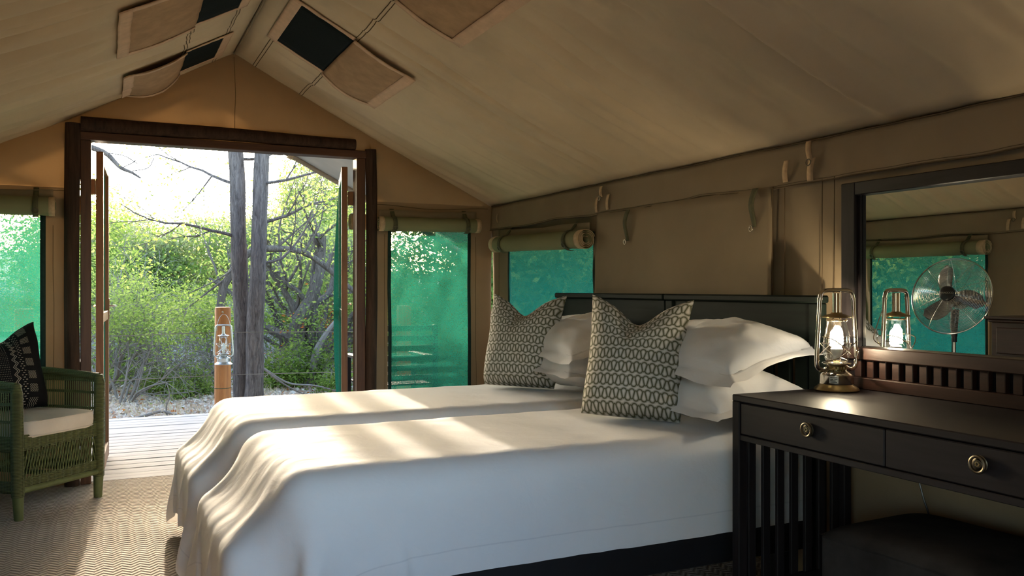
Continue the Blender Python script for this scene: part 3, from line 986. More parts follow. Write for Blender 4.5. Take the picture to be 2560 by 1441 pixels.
# ------------------------------------------------------------------ beds
BZ = .615                     # top of mattress
BX0, BX1 = .44, 2.38          # mattress foot and head
BW = .468                      # half width
def drape():
    """bedspread dropped over mattress and frame: small position-based cloth solve"""
    L, W, h = 2.30, 1.49, .026
    nx, ny = int(L / h) + 1, int(W / h) + 1
    hx, hy = L / (nx - 1), W / (ny - 1)
    I, J = np.meshgrid(np.arange(nx), np.arange(ny), indexing='ij')
    P = np.zeros((nx, ny, 3))
    XH = BX1 - .02
    P[..., 0] = XH - I * hx
    P[..., 1] = J * hy - W / 2
    P[..., 2] = BZ + .02
    rs = np.random.RandomState(5)
    P[..., 2] += rs.rand(nx, ny) * .006
    V = np.zeros_like(P)
    def boxes(Q):
        for (lo, hi, r) in (((BX0, -BW, .20), (BX1 + .3, BW, BZ), .105), ((.30, -.39, -.2), (BX1 + .1, .39, .42), .05)):
            c = [(a + b) / 2 for a, b in zip(lo, hi)]
            e = np.array([(b - a) / 2 - r for a, b in zip(lo, hi)])
            D = Q - np.array(c)
            A = np.abs(D) - e
            out = np.maximum(A, 0)
            lo_ = np.linalg.norm(out, axis=-1)
            inside = np.minimum(A.max(-1), 0)
            sd = lo_ + inside - r
            g = np.where(lo_[..., None] > 1e-9, out / np.maximum(lo_, 1e-9)[..., None] * np.sign(D), 0)
            k = A.argmax(-1)
            gi = np.zeros_like(Q)
            np.put_along_axis(gi, k[..., None], np.take_along_axis(np.sign(D), k[..., None], -1), -1)
            g = np.where(lo_[..., None] > 1e-9, g, gi)
            yield sd, g
    def pair(A, B, rest, k):
        d = B - A
        l = np.maximum(np.linalg.norm(d, axis=-1, keepdims=True), 1e-9)
        c = d * ((l - rest) / l * .5 * k)
        A += c; B -= c
    def solve(k_b):
        for p in (0, 1):
            m = (nx - p) // 2
            pair(P[p:p + 2 * m:2], P[p + 1:p + 2 * m:2], hx, 1)
            m = (ny - p) // 2
            pair(P[:, p:p + 2 * m:2], P[:, p + 1:p + 2 * m:2], hy, 1)
        hd = sqrt(hx * hx + hy * hy)
        for p in (0, 1):
            m = (nx - p) // 2
            pair(P[p:p + 2 * m:2, :-1], P[p + 1:p + 2 * m:2, 1:], hd, .35)
            pair(P[p:p + 2 * m:2, 1:], P[p + 1:p + 2 * m:2, :-1], hd, .35)
        for s in (3, 6):
            for p in range(2 * s):
                if p < s:
                    idx = np.concatenate([np.arange(q, min(q + 1, nx - s)) for q in range(p, nx - s, 2 * s)]) if nx - s > p else []
                    if len(idx): 
                        A = P[idx]; B = P[idx + s]; pair(A, B, hx * s, k_b); P[idx] = A; P[idx + s] = B
                    idx = np.arange(p, ny - s, 2 * s)
                    A = P[:, idx]; B = P[:, idx + s]; pair(A, B, hy * s, k_b); P[:, idx] = A; P[:, idx + s] = B
    dt = .02
    for it in range(110):
        V[..., 2] -= 9.8 * dt
        V *= .965
        old = P.copy()
        P += V * dt
        for q in range(9):
            solve(.22)
            for sd, g in boxes(P):
                pen = np.maximum(.004 - sd, 0)
                P += g * pen[..., None]
                con = (pen > 0)
                tang = P - old
                P[con] -= tang[con] * .25
            P[0, :, 0] = XH
            P[0, :, 2] = np.where(np.abs(P[0, :, 1]) < BW - .05, BZ + .006, P[0, :, 2])
            P[..., 2] = np.maximum(P[..., 2], .03)
        V = (P - old) / dt
    return P, L, W, nx, ny
PC, CL, CW, cnx, cny = drape()
mb = MB()
for i in range(cnx):
    for j in range(cny):
        x, y, z = PC[i, j]
        w = .0035 * n2(x * 5 + 3, y * 26) * sstep(1.0, .45, x) + .002 * n2(x * 16, y * 9)
        mb.v.append((x, y, z + w))
        mb.uv[i * cny + j] = (i / (cnx - 1) * CL, j / (cny - 1) * CW)
for i in range(cnx - 1):
    for j in range(cny - 1):
        # foot corners of the cloth are rounded off
        du = (cnx - 1.5 - i) / (cnx - 1) * CL; dv = min(j + .5, cny - 1.5 - j) / (cny - 1) * CW
        if du < .24 and dv < .24 and (du - .24) ** 2 + (dv - .24) ** 2 > .24 ** 2: continue
        mb.f.append((i * cny + j, i * cny + j + 1, (i + 1) * cny + j + 1, (i + 1) * cny + j))
spread_me = mb.mesh('bedspread')
spread_me.materials.append(M_spread)

def bed(yc, hy0, hy1, label, cover_label):
    t = thing('bed', label, 'bed', (0, yc, 0), 0, 'twin beds')
    m = MB(); m.b2((BX0 + .02, -BW + .02, .34), (BX1, BW - .02, BZ - .02), .09)
    m.obj('mattress', M_mattress, t)
    MB().b2((.37, -.375, .25), (BX1 + .02, .375, .335), .006).obj('bed_rail', M_darkrail, t)
    for x in (.375, 2.34):
        for y in (-.33, .33):
            MB().b2((x - .028, y - .028, 0), (x + .028, y + .028,   .36), .004).obj('leg', M_darkrail, t)
    MB().b2((.345, -.36, .26), (.38, .36, .36), .005).obj('foot_rail', M_darkrail, t)
    for y in (-.432, .432):
        MB().b2((.50, y - .014, .17), (BX1 + .02, y + .014, .32), .004).obj('side_rail', M_darkrail, t)
    # headboard
    hb = bpy.data.objects.new('headboard', None); COL.objects.link(hb); hb.parent = t
    a, b = hy0 - yc, hy1 - yc
    X0, X1 = 2.405, 2.445
    MB().b2((X0 - .012, a, 1.083), (X1 + .012, b, 1.112), .006).obj('cap_rail', M_head, hb)
    MB().b2((X0, a, 0), (X1, a + .055, 1.083), .004).obj('post', M_head, hb)
    MB().b2((X0, b - .055, 0), (X1, b, 1.083), .004).obj('post', M_head, hb)
    MB().b2((X0 + .010, a + .055, .925), (X1 - .008, b - .055, 1.083), .003).obj('panel', M_head, hb)
    MB().b2((X0 + .003, a + .055, .905), (X1 - .002, b - .055, .935), .003).obj('rail', M_head, hb)
    MB().b2((X0 + .003, a + .055, .36), (X1 - .002, b - .055, .43), .003).obj('rail', M_head, hb)
    n = 9
    for k in range(n):
        y = a + .055 + (b - a - .11) * (k + .5) / n
        MB().b2((X0 + .010, y - .034, .43), (X1 - .010, y + .034, .905), .003).obj('slat', M_head, hb)
    o = link('bedspread', spread_me, None, None, (0, yc, 0))
    subd(o, 1)
    tag(o, cover_label, 'bedspread', 'white bedspreads')
    return t
bed(2.865, 2.40, 3.372, 'twin bed nearest the camera with dark slatted headboard', 'white cotton bedspread on the near bed, hanging towards the camera')
bed(3.895, 3.378, 4.46, 'twin bed nearest the doorway with dark slatted headboard', 'white cotton bedspread on the far bed by the doorway')

# ------------------------------------------------------------------ pillows
def pillow_mesh(name, L, W, H, fl, seed, droop=.03):
    """inflated pillow with flat flange; x = short way, y = long way; z up"""
    mb = MB()
    nu, nv = 56, 72
    def f(sg):
        def g(u, v):
            a, b = 2 * u - 1, 2 * v - 1                     # -1..1 over flange too
            X, Y = a * (W / 2 + fl), b * (L / 2 + fl)
            p, q = min(1, abs(X) / (W / 2)), min(1, abs(Y) / (L / 2))
            hh = (max(0, 1 - p ** 2.4) ** .55) * (max(0, 1 - q ** 2.6) ** .55)
            # gathered sides pull in
            X *= 1 - .05 * (1 - hh) * (1 - abs(b)) ; Y *= 1 - .05 * (1 - hh) * (1 - abs(a))
            wr = .010 * n2(a * 3 + seed, b * 4) + .006 * n2(a * 7 + seed, b * 8 + 3)
            rad = .011 * n1(math.atan2(b, a) * 7 + seed) * (1 - hh) * min(1, hh * 5 + .3)
            z = sg * (hh * H / 2 * (1 if sg > 0 else .72) + .0022 * (1 - max(abs(a), abs(b)) ** 8)) + (wr + rad) * (.35 + .65 * hh)
            out = max(0, max(abs(X) / (W / 2), abs(Y) / (L / 2)) - .93)
            z += .016 * n1(b * 2.4 + a * 2.1 + seed * 2) * min(1, out * 7) - droop * min(1, out * 3.5) 
            z -= sg * .005 * math.exp(-((max(abs(X) / (W / 2), abs(Y) / (L / 2)) - .985) / .02) ** 2)
            return (X, Y, z)
        return g
    mb.grid(f(1), nu, nv)
    g2 = f(-1)
    mb.grid(lambda u, v: g2(1 - u, v), nu, nv)
    me = mb.mesh(name)
    me.materials.append(M_sheet)
    # weld the two skins along the rim
    bm = bmesh.new(); bm.from_mesh(me)
    bm.to_mesh(me); bm.free()
    me.polygons.foreach_set('use_smooth', [True] * len(me.polygons))
    return me
pm = [pillow_mesh('pillow', .73, .42, .215, .045, s, d) for s, d in ((1.7, .02), (8.3, .045))]
def pillow(me, loc, rot, label):
    o = link('pillow', me, None, None, loc, rot)
    tag(o, label, 'pillow', 'white pillows')
    return o
pillow(pm[0], (2.175, 2.80, .725), (0, radians(-8), 0), 'lower white pillow on the near bed, beside the dressing table')
pillow(pm[1], (2.190, 2.79, .895), (radians(1), radians(-13), radians(2)), 'upper white pillow on the near bed with drooping flange corner')
pillow(pm[0], (2.175, 3.88, .722), (0, radians(-8), radians(180)), 'lower white pillow on the far bed')
pillow(pm[1], (2.195, 3.88, .885), (0, radians(-14), radians(-2)), 'upper white pillow on the far bed')

# ------------------------------------------------------------------ scatter cushions
def cushion_mesh(name, W, H, T, mat, chop=.06, seed=0.0, lean=.0):
    """square cushion standing on its lower edge in x-z, front = -y, ears up, dented at the top"""
    mb = MB()
    n = 44
    def f(sg):
        def g(u, v):
            a, b = 2 * u - 1, 2 * v - 1
            # outline: sides bow in between pointed corners
            edge = 1 - .055 * (1 - a * a) * abs(b) ** 3 * 0
            X = a * W / 2 * (1 - .07 * (1 - b * b) ** 2 + .05 * (abs(b) ** 4) * (1 if b > 0 else -.3))
            Zc = (b * .5 + .5) * H
            Zc -= .020 * (1 - a * a) * (b > 0) * b ** 3
            hh = (max(0, 1 - abs(a) ** 2.6) ** .5) * (max(0, 1 - abs(b) ** 2.8) ** .5)
            th = T / 2 * hh * (1.10 - .28 * b)
            # karate chop: top edge pushed down in the middle, with a fold running below it
            cw = math.exp(-((a - .02) / .42) ** 2)
            top = sstep(-.1, 1.0, b)
            Zc -= chop * cw * top ** 1.5
            crease = math.exp(-((a + .12 + .25 * (b - .4)) / .10) ** 2) * sstep(.05, .75, b)
            y = -sg * th + (.055 * crease * hh * (1 if sg > 0 else .4))
            ear = sstep(.55, 1.0, abs(a)) * sstep(.5, 1, b)
            y += .03 * ear
            Zc += .018 * ear
            y += .005 * n2(a * 4 + seed, b * 4) * hh
            if b < -.75: Zc += .012 * sstep(-.75, -1, b) * 0
            return (X, y, max(0.0, Zc))
        return g
    uvf = lambda u, v: (u * (W + .04), v * (H + .03))
    mb.grid(f(1), n, n, uvf)
    g2 = f(-1)
    mb.grid(lambda u, v: g2(1 - u, v), n, n, lambda u, v: ((1 - u) * (W + .04) + .7, v * (H + .03)))
    me = mb.mesh(name)
    me.materials.append(mat)
    return me
cm = cushion_mesh('scatter_cushion', .395, .475, .27, M_loops, .085, 2.0)
def cushion(name, me, loc, rz, tilt, label, cat='cushion', group=None, tw=0.0):
    o = link(name, me, None)
    o.matrix_world = Matrix.Translation(loc) @ Matrix.Rotation(rz, 4, 'Z') @ Matrix.Rotation(-tilt, 4, 'X') @ Matrix.Rotation(tw, 4, 'Y')
    return tag(o, label, cat, group)
cushion('scatter_cushion', cm, (1.855, 2.835, .632), radians(-43), radians(14), 'olive loop-print cushion on the near bed', 'cushion', 'loop-print cushions', radians(3))
cushion('scatter_cushion', cm, (1.930, 3.985, .632), radians(-48), radians(13), 'olive loop-print cushion on the far bed', 'cushion', 'loop-print cushions', radians(1))
# ------------------------------------------------------------------ dressing table with mirror
DT = thing('dressing_table', 'black lacquered dressing table with two drawers and tall mirror', 'dressing table', (0, 0, 0))
TX0, TX1, TY0, TY1, TZ = 1.925, 2.44, 1.06, 2.315, .78
MB().b2((TX0, TY0, TZ - .022), (TX1, TY1, TZ), .003).obj('table_top', M_ebony, DT)
MB().b2((TX0 + .004, TY0 + .004, .628), (TX0 + .03, TY1 - .004, .647), .002).obj('front_rail', M_ebony, DT)
MB().b2((TX0 + .05, TY1 - .030, .628), (TX1 - .005, TY1 - .006, TZ - .022), .002).obj('end_panel', M_ebony, DT)
MB().b2((TX0 + .05, TY0 + .006, .628), (TX1 - .005, TY0 + .030, TZ - .022), .002).obj('end_panel', M_ebony, DT)
MB().b2((TX1 - .02, TY0 + .03, .628), (TX1, TY1 - .03, TZ - .022), .002).obj('back_panel', M_ebony, DT)
MB().b2((TX0 + .05, TY0 + .03, .630), (TX1 - .02, TY1 - .03, .640)).obj('drawer_bottom', M_ebony, DT)
for y in (TY0, TY1 - .036):
    for x in (TX0, TX1 - .036):
        MB().b2((x, y, 0), (x + .036, y + .036, TZ - .022), .003).obj('leg', M_ebonyz, DT)
for y in (TY0 + .018, TY1 - .018):
    MB().b2((TX0 + .036, y - .012, .10), (TX1 - .036, y + .012, .14), .002).obj('stretcher', M_ebony, DT)
    for k in range(7):
        x = TX0 + .036 + (TX1 - TX0 - .072) * (k + .5) / 7
        MB().b2((x - .016, y - .007, .14), (x + .016, y + .007, .628), .002).obj('slat', M_ebonyz, DT)
dm = (TY0 + TY1) / 2
for (y0, y1) in ((dm + .002, TY1 - .040), (TY0 + .040, dm - .002)):
    d = MB().b2((TX0 + .004, y0, .650), (TX0 + .024, y1, TZ - .026), .003).obj('drawer', M_ebony, DT)
    yc = 1.965 if y0 > dm else 1.402
    zc = .712
    m = MB(); m.lathe([(.001, 0), (.019, 0), (.021, .004), (.013, .008), (.010, .012), (.001, .013)], 20)
    m.xf(Matrix.Rotation(-pi / 2, 3, 'Y'), (TX0 + .004, yc, zc)); kn = m.obj('back_plate', M_pewter, d)
    m = MB(); m.tube([(TX0 - .009, yc + .0195 * cos(a), zc + .0195 * sin(a) - .001) for a in np.linspace(0, 2 * pi, 25)[:-1]], .0042, 8, closed=True); m.obj('ring_pull', M_pewter, d)
    m = MB()
    for q in range(8):
        a = q * pi / 4
        m.box((TX0 - .010, yc + .005 * cos(a), zc + .005 * sin(a)), (.003, .0035, .0035), None, .001)
    m.obj('rosette', M_brass, d)
# mirror frame and slatted gallery
MX = 2.475
mf = bpy.data.objects.new('mirror_frame', None); COL.objects.link(mf); mf.parent = DT
MY0, MY1, MZ1 = 1.06, 2.335, 1.522
MB().b2((2.445, MY1 - .064, .78), (2.492, MY1, MZ1), .003).obj('stile', M_ebonyz, mf)
MB().b2((2.445, MY0, .78), (2.492, MY0 + .064, MZ1), .003).obj('stile', M_ebonyz, mf)
MB().b2((2.445, MY0 + .064, MZ1 - .047), (2.492, MY1 - .064, MZ1), .003).obj('top_rail', M_ebony, mf)
MB().b2((2.430, MY0 + .02, .885), (2.492, MY1 - .02, .929), .003).obj('gallery_rail', M_mahog, mf)
MB().b2((2.430, MY0 + .02, .780), (2.488, MY1 - .02, .822), .003).obj('gallery_rail', M_mahog, mf)
k = 0
y = MY1 - .062
while y - .030 > MY0 + .06:
    MB().b2((2.446, y - .030, .822), (2.470, y, .885), .002).obj('slat', M_mahog, mf)
    y -= .0545
MB().b2((MX, MY0 + .05, .90), (MX + .004, MY1 - .05, MZ1 - .03)).obj('mirror_glass', M_mirror, DT, smooth=False)
MB().b2((MX - .012, MY1 - .074, .929), (MX + .0, MY1 - .060, MZ1 - .045), .002).obj('bead', M_ebonyz, mf)
MB().b2((MX + .006, MY0 + .03, .80), (2.492, MY1 - .03, MZ1 - .02)).obj('mirror_back', M_ebony, mf)

# lead hanging behind the dressing table
m = MB(); m.tube(catmull([(2.36, 2.02, .63), (2.42, 2.00, .55), (2.43, 1.97, .45), (2.44, 1.95, .35), (2.44, 1.93, .02)], 6), .003, 6)
tag(m.obj('lamp_lead', M_blackplastic), 'thin black lead hanging behind the dressing table', 'cable')

# ------------------------------------------------------------------ velvet stool tucked under
ST = thing('stool', 'dark charcoal velvet cube stool under the dressing table', 'stool', (2.135, 1.66, 0), radians(3))
def cubefn(hx, hy, h, r):
    mb = MB(); mb.box((0, 0, h / 2), (hx * 2, hy * 2, h), None, r); return mb
o = cubefn(.22, .25, .40, .012); o.xf(Matrix.Identity(3), (0, 0, .02)); so = o.obj('body', M_velvet, ST)
mb = MB()
mb.grid(lambda u, v: ((u * 2 - 1) * .221, (v * 2 - 1) * .251, .415 + .035 * (max(0, 1 - abs(u * 2 - 1) ** 5) * max(0, 1 - abs(v * 2 - 1) ** 5)) ** .5), 24, 24)
mb.obj('cushion_top', M_velvet, ST)
for x in (-.18, .18):
    for y in (-.2, .2):
        MB().b2((x - .015, y - .015, 0), (x + .015, y + .015, .03)).obj('foot', M_blackplastic, ST)

# ------------------------------------------------------------------ hurricane lanterns
def lantern(name, label, loc, rz, metal, metal2, lit, s=1.0):
    t = thing(name, label, 'lantern', loc, rz)
    t.scale = (s, s, s)
    m = MB(); m.lathe([(.001, 0), (.074, 0), (.077, .004), (.073, .010), (.060, .020), (.0565, .024)], 40); m.obj('base', metal2, t)
    m = MB(); m.lathe([(.0555, .022), (.057, .026), (.057, .056), (.054, .060), (.036, .070), (.032, .074)], 40); tank = m.obj('tank', metal, t)
    m = MB(); m.lathe([(.018, 0), (.021, .002), (.021, .007), (.018, .009)], 20); m.xf(Matrix.Identity(3), (-.040, -.022, .058)); m.obj('filler_cap', metal, tank)
    m = MB(); m.lathe([(.031, .073), (.033, .077), (.030, .086), (.028, .089)], 28); br = m.obj('burner', metal2, t)
    me_tooth = MB().box((0, 0, 0), (.003, .006, .010), None, .001).mesh('tooth', False); me_tooth.materials.append(metal2)
    for k in range(18):
        a = k * 2 * pi / 18; link('tooth', me_tooth, None, br, (.0335 * cos(a), .0335 * sin(a), .081), (0, 0, a))
    m = MB(); m.lathe([(.012, .092), (.047, .093), (.050, .096), (.047, .099), (.034, .101)], 36); m.obj('globe_plate', metal, t)
    # glass chimney
    m = MB(); m.lathe([(.034, .101), (.041, .110), (.046, .130), (.0465, .150), (.044, .180), (.040, .210), (.0365, .226), (.034, .233), (.033, .244)], 36, cap=False)
    m.obj('glass_globe', M_glass, t)
    m = MB(); m.lathe([(.035, .243), (.038, .246), (.036, .249)], 30); m.obj('globe_ring', metal, t)
    m = MB(); m.lathe([(.001, .256), (.049, .256), (.050, .259), (.040, .264), (.020, .270), (.017, .274)], 36); m.obj('hood', metal2, t)
    m = MB()
    for q in range(4):
        a = q * pi / 2 + .6; m.tube([(.034 * cos(a), .034 * sin(a), .246), (.034 * cos(a), .034 * sin(a), .257)], .002, 6)
    m.obj('hood_stay', metal, t)
    m = MB(); m.tube([(0, 0, .270), (0, 0, .342)], .0145, 20); m.obj('flue', metal, t)
    # side tubes forming the frame
    for sg in (-1, 1):
        pts = catmull([(sg * .036, 0, .082), (sg * .058, 0, .073), (sg * .077, 0, .082), (sg * .083, 0, .105), (sg * .079, 0, .18), (sg * .073, 0, .27), (sg * .068, 0, .330), (sg * .058, 0, .347), (sg * .040, 0, .351), (0, 0, .352)], 6)
        m = MB(); m.tube(pts, .0078, 12); fr_ = m.obj('side_tube', metal, t)
        m = MB(); m.tube([(sg * .0778, -.0, .205), (sg * .0770, 0, .213)], .0090, 12); m.obj('rib', metal, fr_)
        m = MB(); m.tube([(sg * .0690, 0, .318), (sg * .0684, 0, .325)], .0092, 12); m.obj('rib', metal, fr_)
    # wire guards crossing in front and behind the globe
    for sg in (-1, 1):
        for fl in (-1, 1):
            pts = catmull([(fl * .062, sg * .006, .190), (fl * .046, sg * .046, .180), (fl * .010, sg * .060, .150), (-fl * .030, sg * .054, .120), (-fl * .058, sg * .018, .104)], 6)
            m = MB(); m.tube(pts, .0018, 6); m.obj('wire_guard', metal, t)
    m = MB(); m.tube([(.048 * cos(a), .048 * sin(a), .166) for a in np.linspace(0, 2 * pi, 37)[:-1]], .0015, 6, closed=True); m.obj('wire_guard', metal, t)
    # bail handle
    if lit:
        pts = catmull([(.072, .004, .290), (.084, .012, .25), (.096, .022, .20), (.100, .024, .175), (.090, .014, .160), (.080, .006, .158)], 6)
        m = MB(); m.tube(pts, .0018, 6); m.obj('bail', metal, t)
        pts = catmull([(.070, -.004, .090), (.074, -.006, .110), (.076, -.006, .130), (.082, -.008, .142), (.086, -.008, .136), (.080, -.007, .120), (.073, -.005, .112)], 6)
        m = MB(); m.tube(pts, .0016, 6); m.obj('lift_lever', metal, t)
        # compact fluorescent lamp: white ballast and spiral tube
        m = MB(); m.lathe([(.012, .100), (.012, .118), (.015, .124), (.0195, .134), (.0205, .146), (.017, .150), (.010, .152)], 28); bb = m.obj('bulb_base', M_whiteplastic, t)
        m = MB(); m.lathe([(.0125, .094), (.0125, .108)], 20); m.obj('bulb_cap', M_brass, bb)
        pts = []
        for q in np.linspace(0, 1, 100):
            a = q * 2 * pi * 3.6; rr = .0175 if q < .93 else .0175 * (1 - (q - .93) / .09)
            pts.append((rr * cos(a), rr * sin(a), .156 + .038 * q))
        m = MB(); m.tube(pts, .0058, 10); m.obj('spiral_tube', M_cfl, t)
        # maker's paper label on the tank
        m = MB(); m.grid(lambda u, v: (.0578 * sin(radians(-62 + 30 * u)), -.0578 * cos(radians(-62 + 30 * u)), .030 + .024 * v), 8, 1); lb = m.obj('label', M_whiteplastic, tank)
        for (u0, u1, v0, v1) in ((.10, .9, .76, .86), (.10, .45, .52, .62), (.55, .9, .52, .62), (.10, .7, .30, .40), (.10, .85, .10, .2)):
            m = MB(); m.grid(lambda u, v: (.0583 * sin(radians(-62 + 30 * (u0 + (u1 - u0) * u))), -.0583 * cos(radians(-62 + 30 * (u0 + (u1 - u0) * u))), .030 + .024 * (v0 + (v1 - v0) * v)), 4, 1); m.obj('print', M_blackplastic, lb)
        ld = bpy.data.lights.new('lamp_glow', 'POINT'); ld.energy = 9; ld.color = (1.0, .80, .52); ld.shadow_soft_size = .022
        lo = bpy.data.objects.new('lamp_glow', ld); COL.objects.link(lo); lo.parent = t; lo.location = (0, 0, .178)
    else:
        m = MB(); m.lathe([(.012, .100), (.012, .125), (.009, .130)], 16); m.obj('bulb_base', M_whiteplastic, t)
        m = MB(); m.lathe([(.008, .128), (.016, .140), (.0175, .155), (.013, .175), (.005, .192), (.001, .194)], 20); m.obj('candle_bulb', M_deadbulb, t)
        pts = [(.060 * cos(a), 0.006, .300 + .150 * sin(a)) for a in np.linspace(0, pi, 24)]
        m = MB(); m.tube(pts, .0022, 6); m.obj('bail', metal, t)
    return t
lantern('table_lantern', 'lit hurricane lantern with spiral bulb on the dressing table', (2.328, 2.242, .78), radians(-8), M_nickel, M_brass, True)

# ------------------------------------------------------------------ green wicker armchair
AC = thing('wicker_armchair', 'olive green wicker armchair in the corner by the doorway', 'armchair', (-.40, 5.215, 0), radians(46))
# plan outline of the wrapped rail, from right front post round the back to left front post
plan = [(.262, -.27), (.268, -.10), (.262, .06), (.225, .19), (.13, .262), (0, .282), (-.13, .262), (-.225, .19), (-.262, .06), (-.268, -.10), (-.262, -.27)]
rail = catmull([(x, y, 0) for x, y in plan], 8)
nR = len(rail) - 1
def railz(k): return .655 + .035 * sin(pi * k / nR)
def railp(k, f_=1.0):
    i = min(nR - 1, int(k)); q = rail[i].lerp(rail[i + 1], k - i)
    return Vector((q.x * f_, q.y * f_, 0))
m = MB(); m.tube([railp(k) + Vector((0, 0, railz(k))) for k in range(nR + 1)], .021, 12); m.obj('arm_rail', M_wick, AC)
for sg in (-1, 1):
    m = MB(); m.tube([(sg * .255, -.275, .115), (sg * .258, -.275, .35), (sg * .262, -.275, .62), (sg * .262, -.272, .668)], [.029, .029, .028, .020], 16); pp = m.obj('front_post', M_wick, AC)
    m = MB(); m.tube([(sg * .250, -.275, 0), (sg * .255, -.275, .14)], [.021, .027], 16); m.obj('leg', M_cane, AC)
    m = MB(); m.tube([(sg * .20, .21, 0), (sg * .20, .21, .36)], [.020, .026], 14); m.obj('leg', M_cane, AC)
# side and back weave: upright strands with woven bands
strand = MB()
for k in np.linspace(.8, nR - .8, 116):
    p = railp(k)
    z1 = railz(k) - .015
    strand.tube([p * .96 + Vector((0, 0, .14)), p * 1.0 + Vector((0, 0, .38)), p + Vector((0, 0, z1))], .0030, 5, caps=False)
tag(strand.obj('woven_strands', M_cane, AC), kind='stuff')
def band(z0, z1, off, name='woven_band'):
    m = MB(); m.grid(lambda u, v: (lambda p: (p.x, p.y, z0 + (z1 - z0) * v))(railp(u * nR, 1.0 + off)), 88, 4)
    solid(m.obj(name, M_wick, AC), .006)
for (z0, z1) in ((.13, .19), (.33, .41), (.475, .488), (.560, .575), (.625, .66)):
    band(z0, z1, .006)
# front apron
def strip(z0, z1):
    m = MB(); m.grid(lambda u, v: (-.232 + .464 * u, -.282 + .004 * sin(u * 60), z0 + (z1 - z0) * v), 60, 4); solid(m.obj('apron_band', M_wick, AC), .007)
strip(.335, .415); strip(.155, .205)
m = MB(); m.tube([(-.24, -.280, .142), (.24, -.280, .142)], .016, 12); m.obj('apron_rail', M_cane, AC)
me_a = None
for k in range(27):
    x0 = -.225 + .45 * k / 26
    for sg in (-1, 1):
        dx = sg * .032
        if abs(x0 + dx) > .235: continue
        m = MB(); m.tube([(x0 - dx * .5, -.284 - .003 * sg, .20), (x0 + dx * .5, -.284 - .003 * sg, .345)], .0026, 5, caps=False); m.obj('lattice_strand', M_cane, AC)
m = MB(); m.b2((-.235, -.25, .36), (.235, .22, .385), .006); m.obj('seat_base', M_wick, AC)
m = MB(); m.tube([(-.22, -.05, .24), (.22, .03, .24)], .014, 10); m.obj('stretcher', M_cane, AC)
m = MB(); m.tube([(0.02, -.22, .17), (0.02, .2, .17)], .014, 10); m.obj('stretcher', M_cane, AC)

def seat_cushion():
    mb = MB()
    hw, d0, d1, h = .232, -.305, .225, .088
    def outline(t):
        a = 2 * pi * t
        c, s_ = cos(a), sin(a)
        e = .28
        x = hw * math.copysign(abs(c) ** e, c); y = (d1 - d0) / 2 * math.copysign(abs(s_) ** e, s_) + (d0 + d1) / 2
        if y > .02: x *= 1 - .18 * ((y - .02) / .2) ** 2
        return x, y
    prof = [(0.0, .0), (.80, .0), (.965, .004), (1.0, .020), (1.008, .045), (1.0, .070), (.97, .085), (.80, .094), (.4, .100), (0.0, .101)]
    n = 72
    for (f_, z) in prof:
        for j in range(n):
            x, y = outline(j / n); yc = (d0 + d1) / 2
            mb.v.append((x * f_, yc + (y - yc) * f_, z + .003 * n1(j * .4 + z * 60) * f_))
    for i in range(len(prof) - 1):
        for j in range(n):
            mb.f.append((i * n + j, i * n + (j + 1) % n, (i + 1) * n + (j + 1) % n, (i + 1) * n + j))
    return mb, outline
SC_ = thing('seat_cushion', 'cream canvas seat cushion on the green armchair', 'cushion', (-.40, 5.215, .392), radians(46))
mb, outl = seat_cushion(); mb.obj('pad', M_cushion, SC_)
for z in (.012, .082):
    m = MB(); m.tube([(outl(j / 60)[0] * .995, outl(j / 60)[1] * .995 - .0 , z) for j in range(60)], .0035, 6, closed=True); m.obj('piping', M_cushion, SC_)
bm_me = cushion_mesh('scatter_cushion', .45, .47, .20, M_mud, .085, 5.0)
ca = radians(46)
lx, ly = -.03, .06
cushion('scatter_cushion', bm_me, (-.40 + cos(ca) * lx - sin(ca) * ly, 5.215 + sin(ca) * lx + cos(ca) * ly, .493), ca + radians(-14), radians(17), 'black mudcloth cushion with cream line pattern on the armchair')

# ------------------------------------------------------------------ pedestal fan (seen in the mirror)
FN = thing('pedestal_fan', 'chrome pedestal fan reflected in the mirror before the green window', 'fan', (-.755, 4.36, 0))
m = MB(); m.lathe([(.001, 0), (.20, 0), (.205, .008), (.19, .018), (.04, .035), (.03, .06)], 40); m.obj('base', M_blackplastic, FN)
m = MB(); m.tube([(0, 0, .03), (0, 0, .78)], .012, 14); m.obj('pole', M_chrome, FN)
m = MB(); m.lathe([(.019, .74), (.019, .80), (.016, .81)], 20); m.obj('collar', M_blackplastic, FN)
m = MB(); m.tube([(0, 0, .78), (0, 0, .86), (-.01, 0, .98)], [.022, .026, .03], 16); m.obj('neck', M_blackplastic, FN)
hd = bpy.data.objects.new('fan_head', None); COL.objects.link(hd); hd.parent = FN
hd.location = (.0, 0, 1.068); hd.rotation_euler = (0, radians(-14), radians(-16))
RF = .285
m = MB(); m.lathe([(.001, -.16), (.05, -.155), (.062, -.10), (.062, -.02), (.05, -.01)], 28); m.xf(Matrix.Rotation(pi / 2, 3, 'Y')); m.obj('motor', M_blackplastic, hd)
def cage(sg, name, dep):
    m = MB()
    for k in range(30):
        q = (k + 3) / 33.0
        r = RF * q
        x = .055 + sg * dep * (1 - q ** 2.6)
        m.tube([(x, r * cos(a), r * sin(a)) for a in np.linspace(0, 2 * pi, 57)[:-1]], .0011, 4, closed=True)
    for k in range(10):
        a = k * 2 * pi / 10 + .2
        m.tube([(.055 + sg * dep * (1 - q ** 2.6), RF * q * cos(a), RF * q * sin(a)) for q in np.linspace(.1, 1, 12)], .0017, 5)
    o = m.obj(name, M_chrome, hd)
    return o
cage(1, 'front_grille', .075); cage(-1, 'rear_grille', .085)
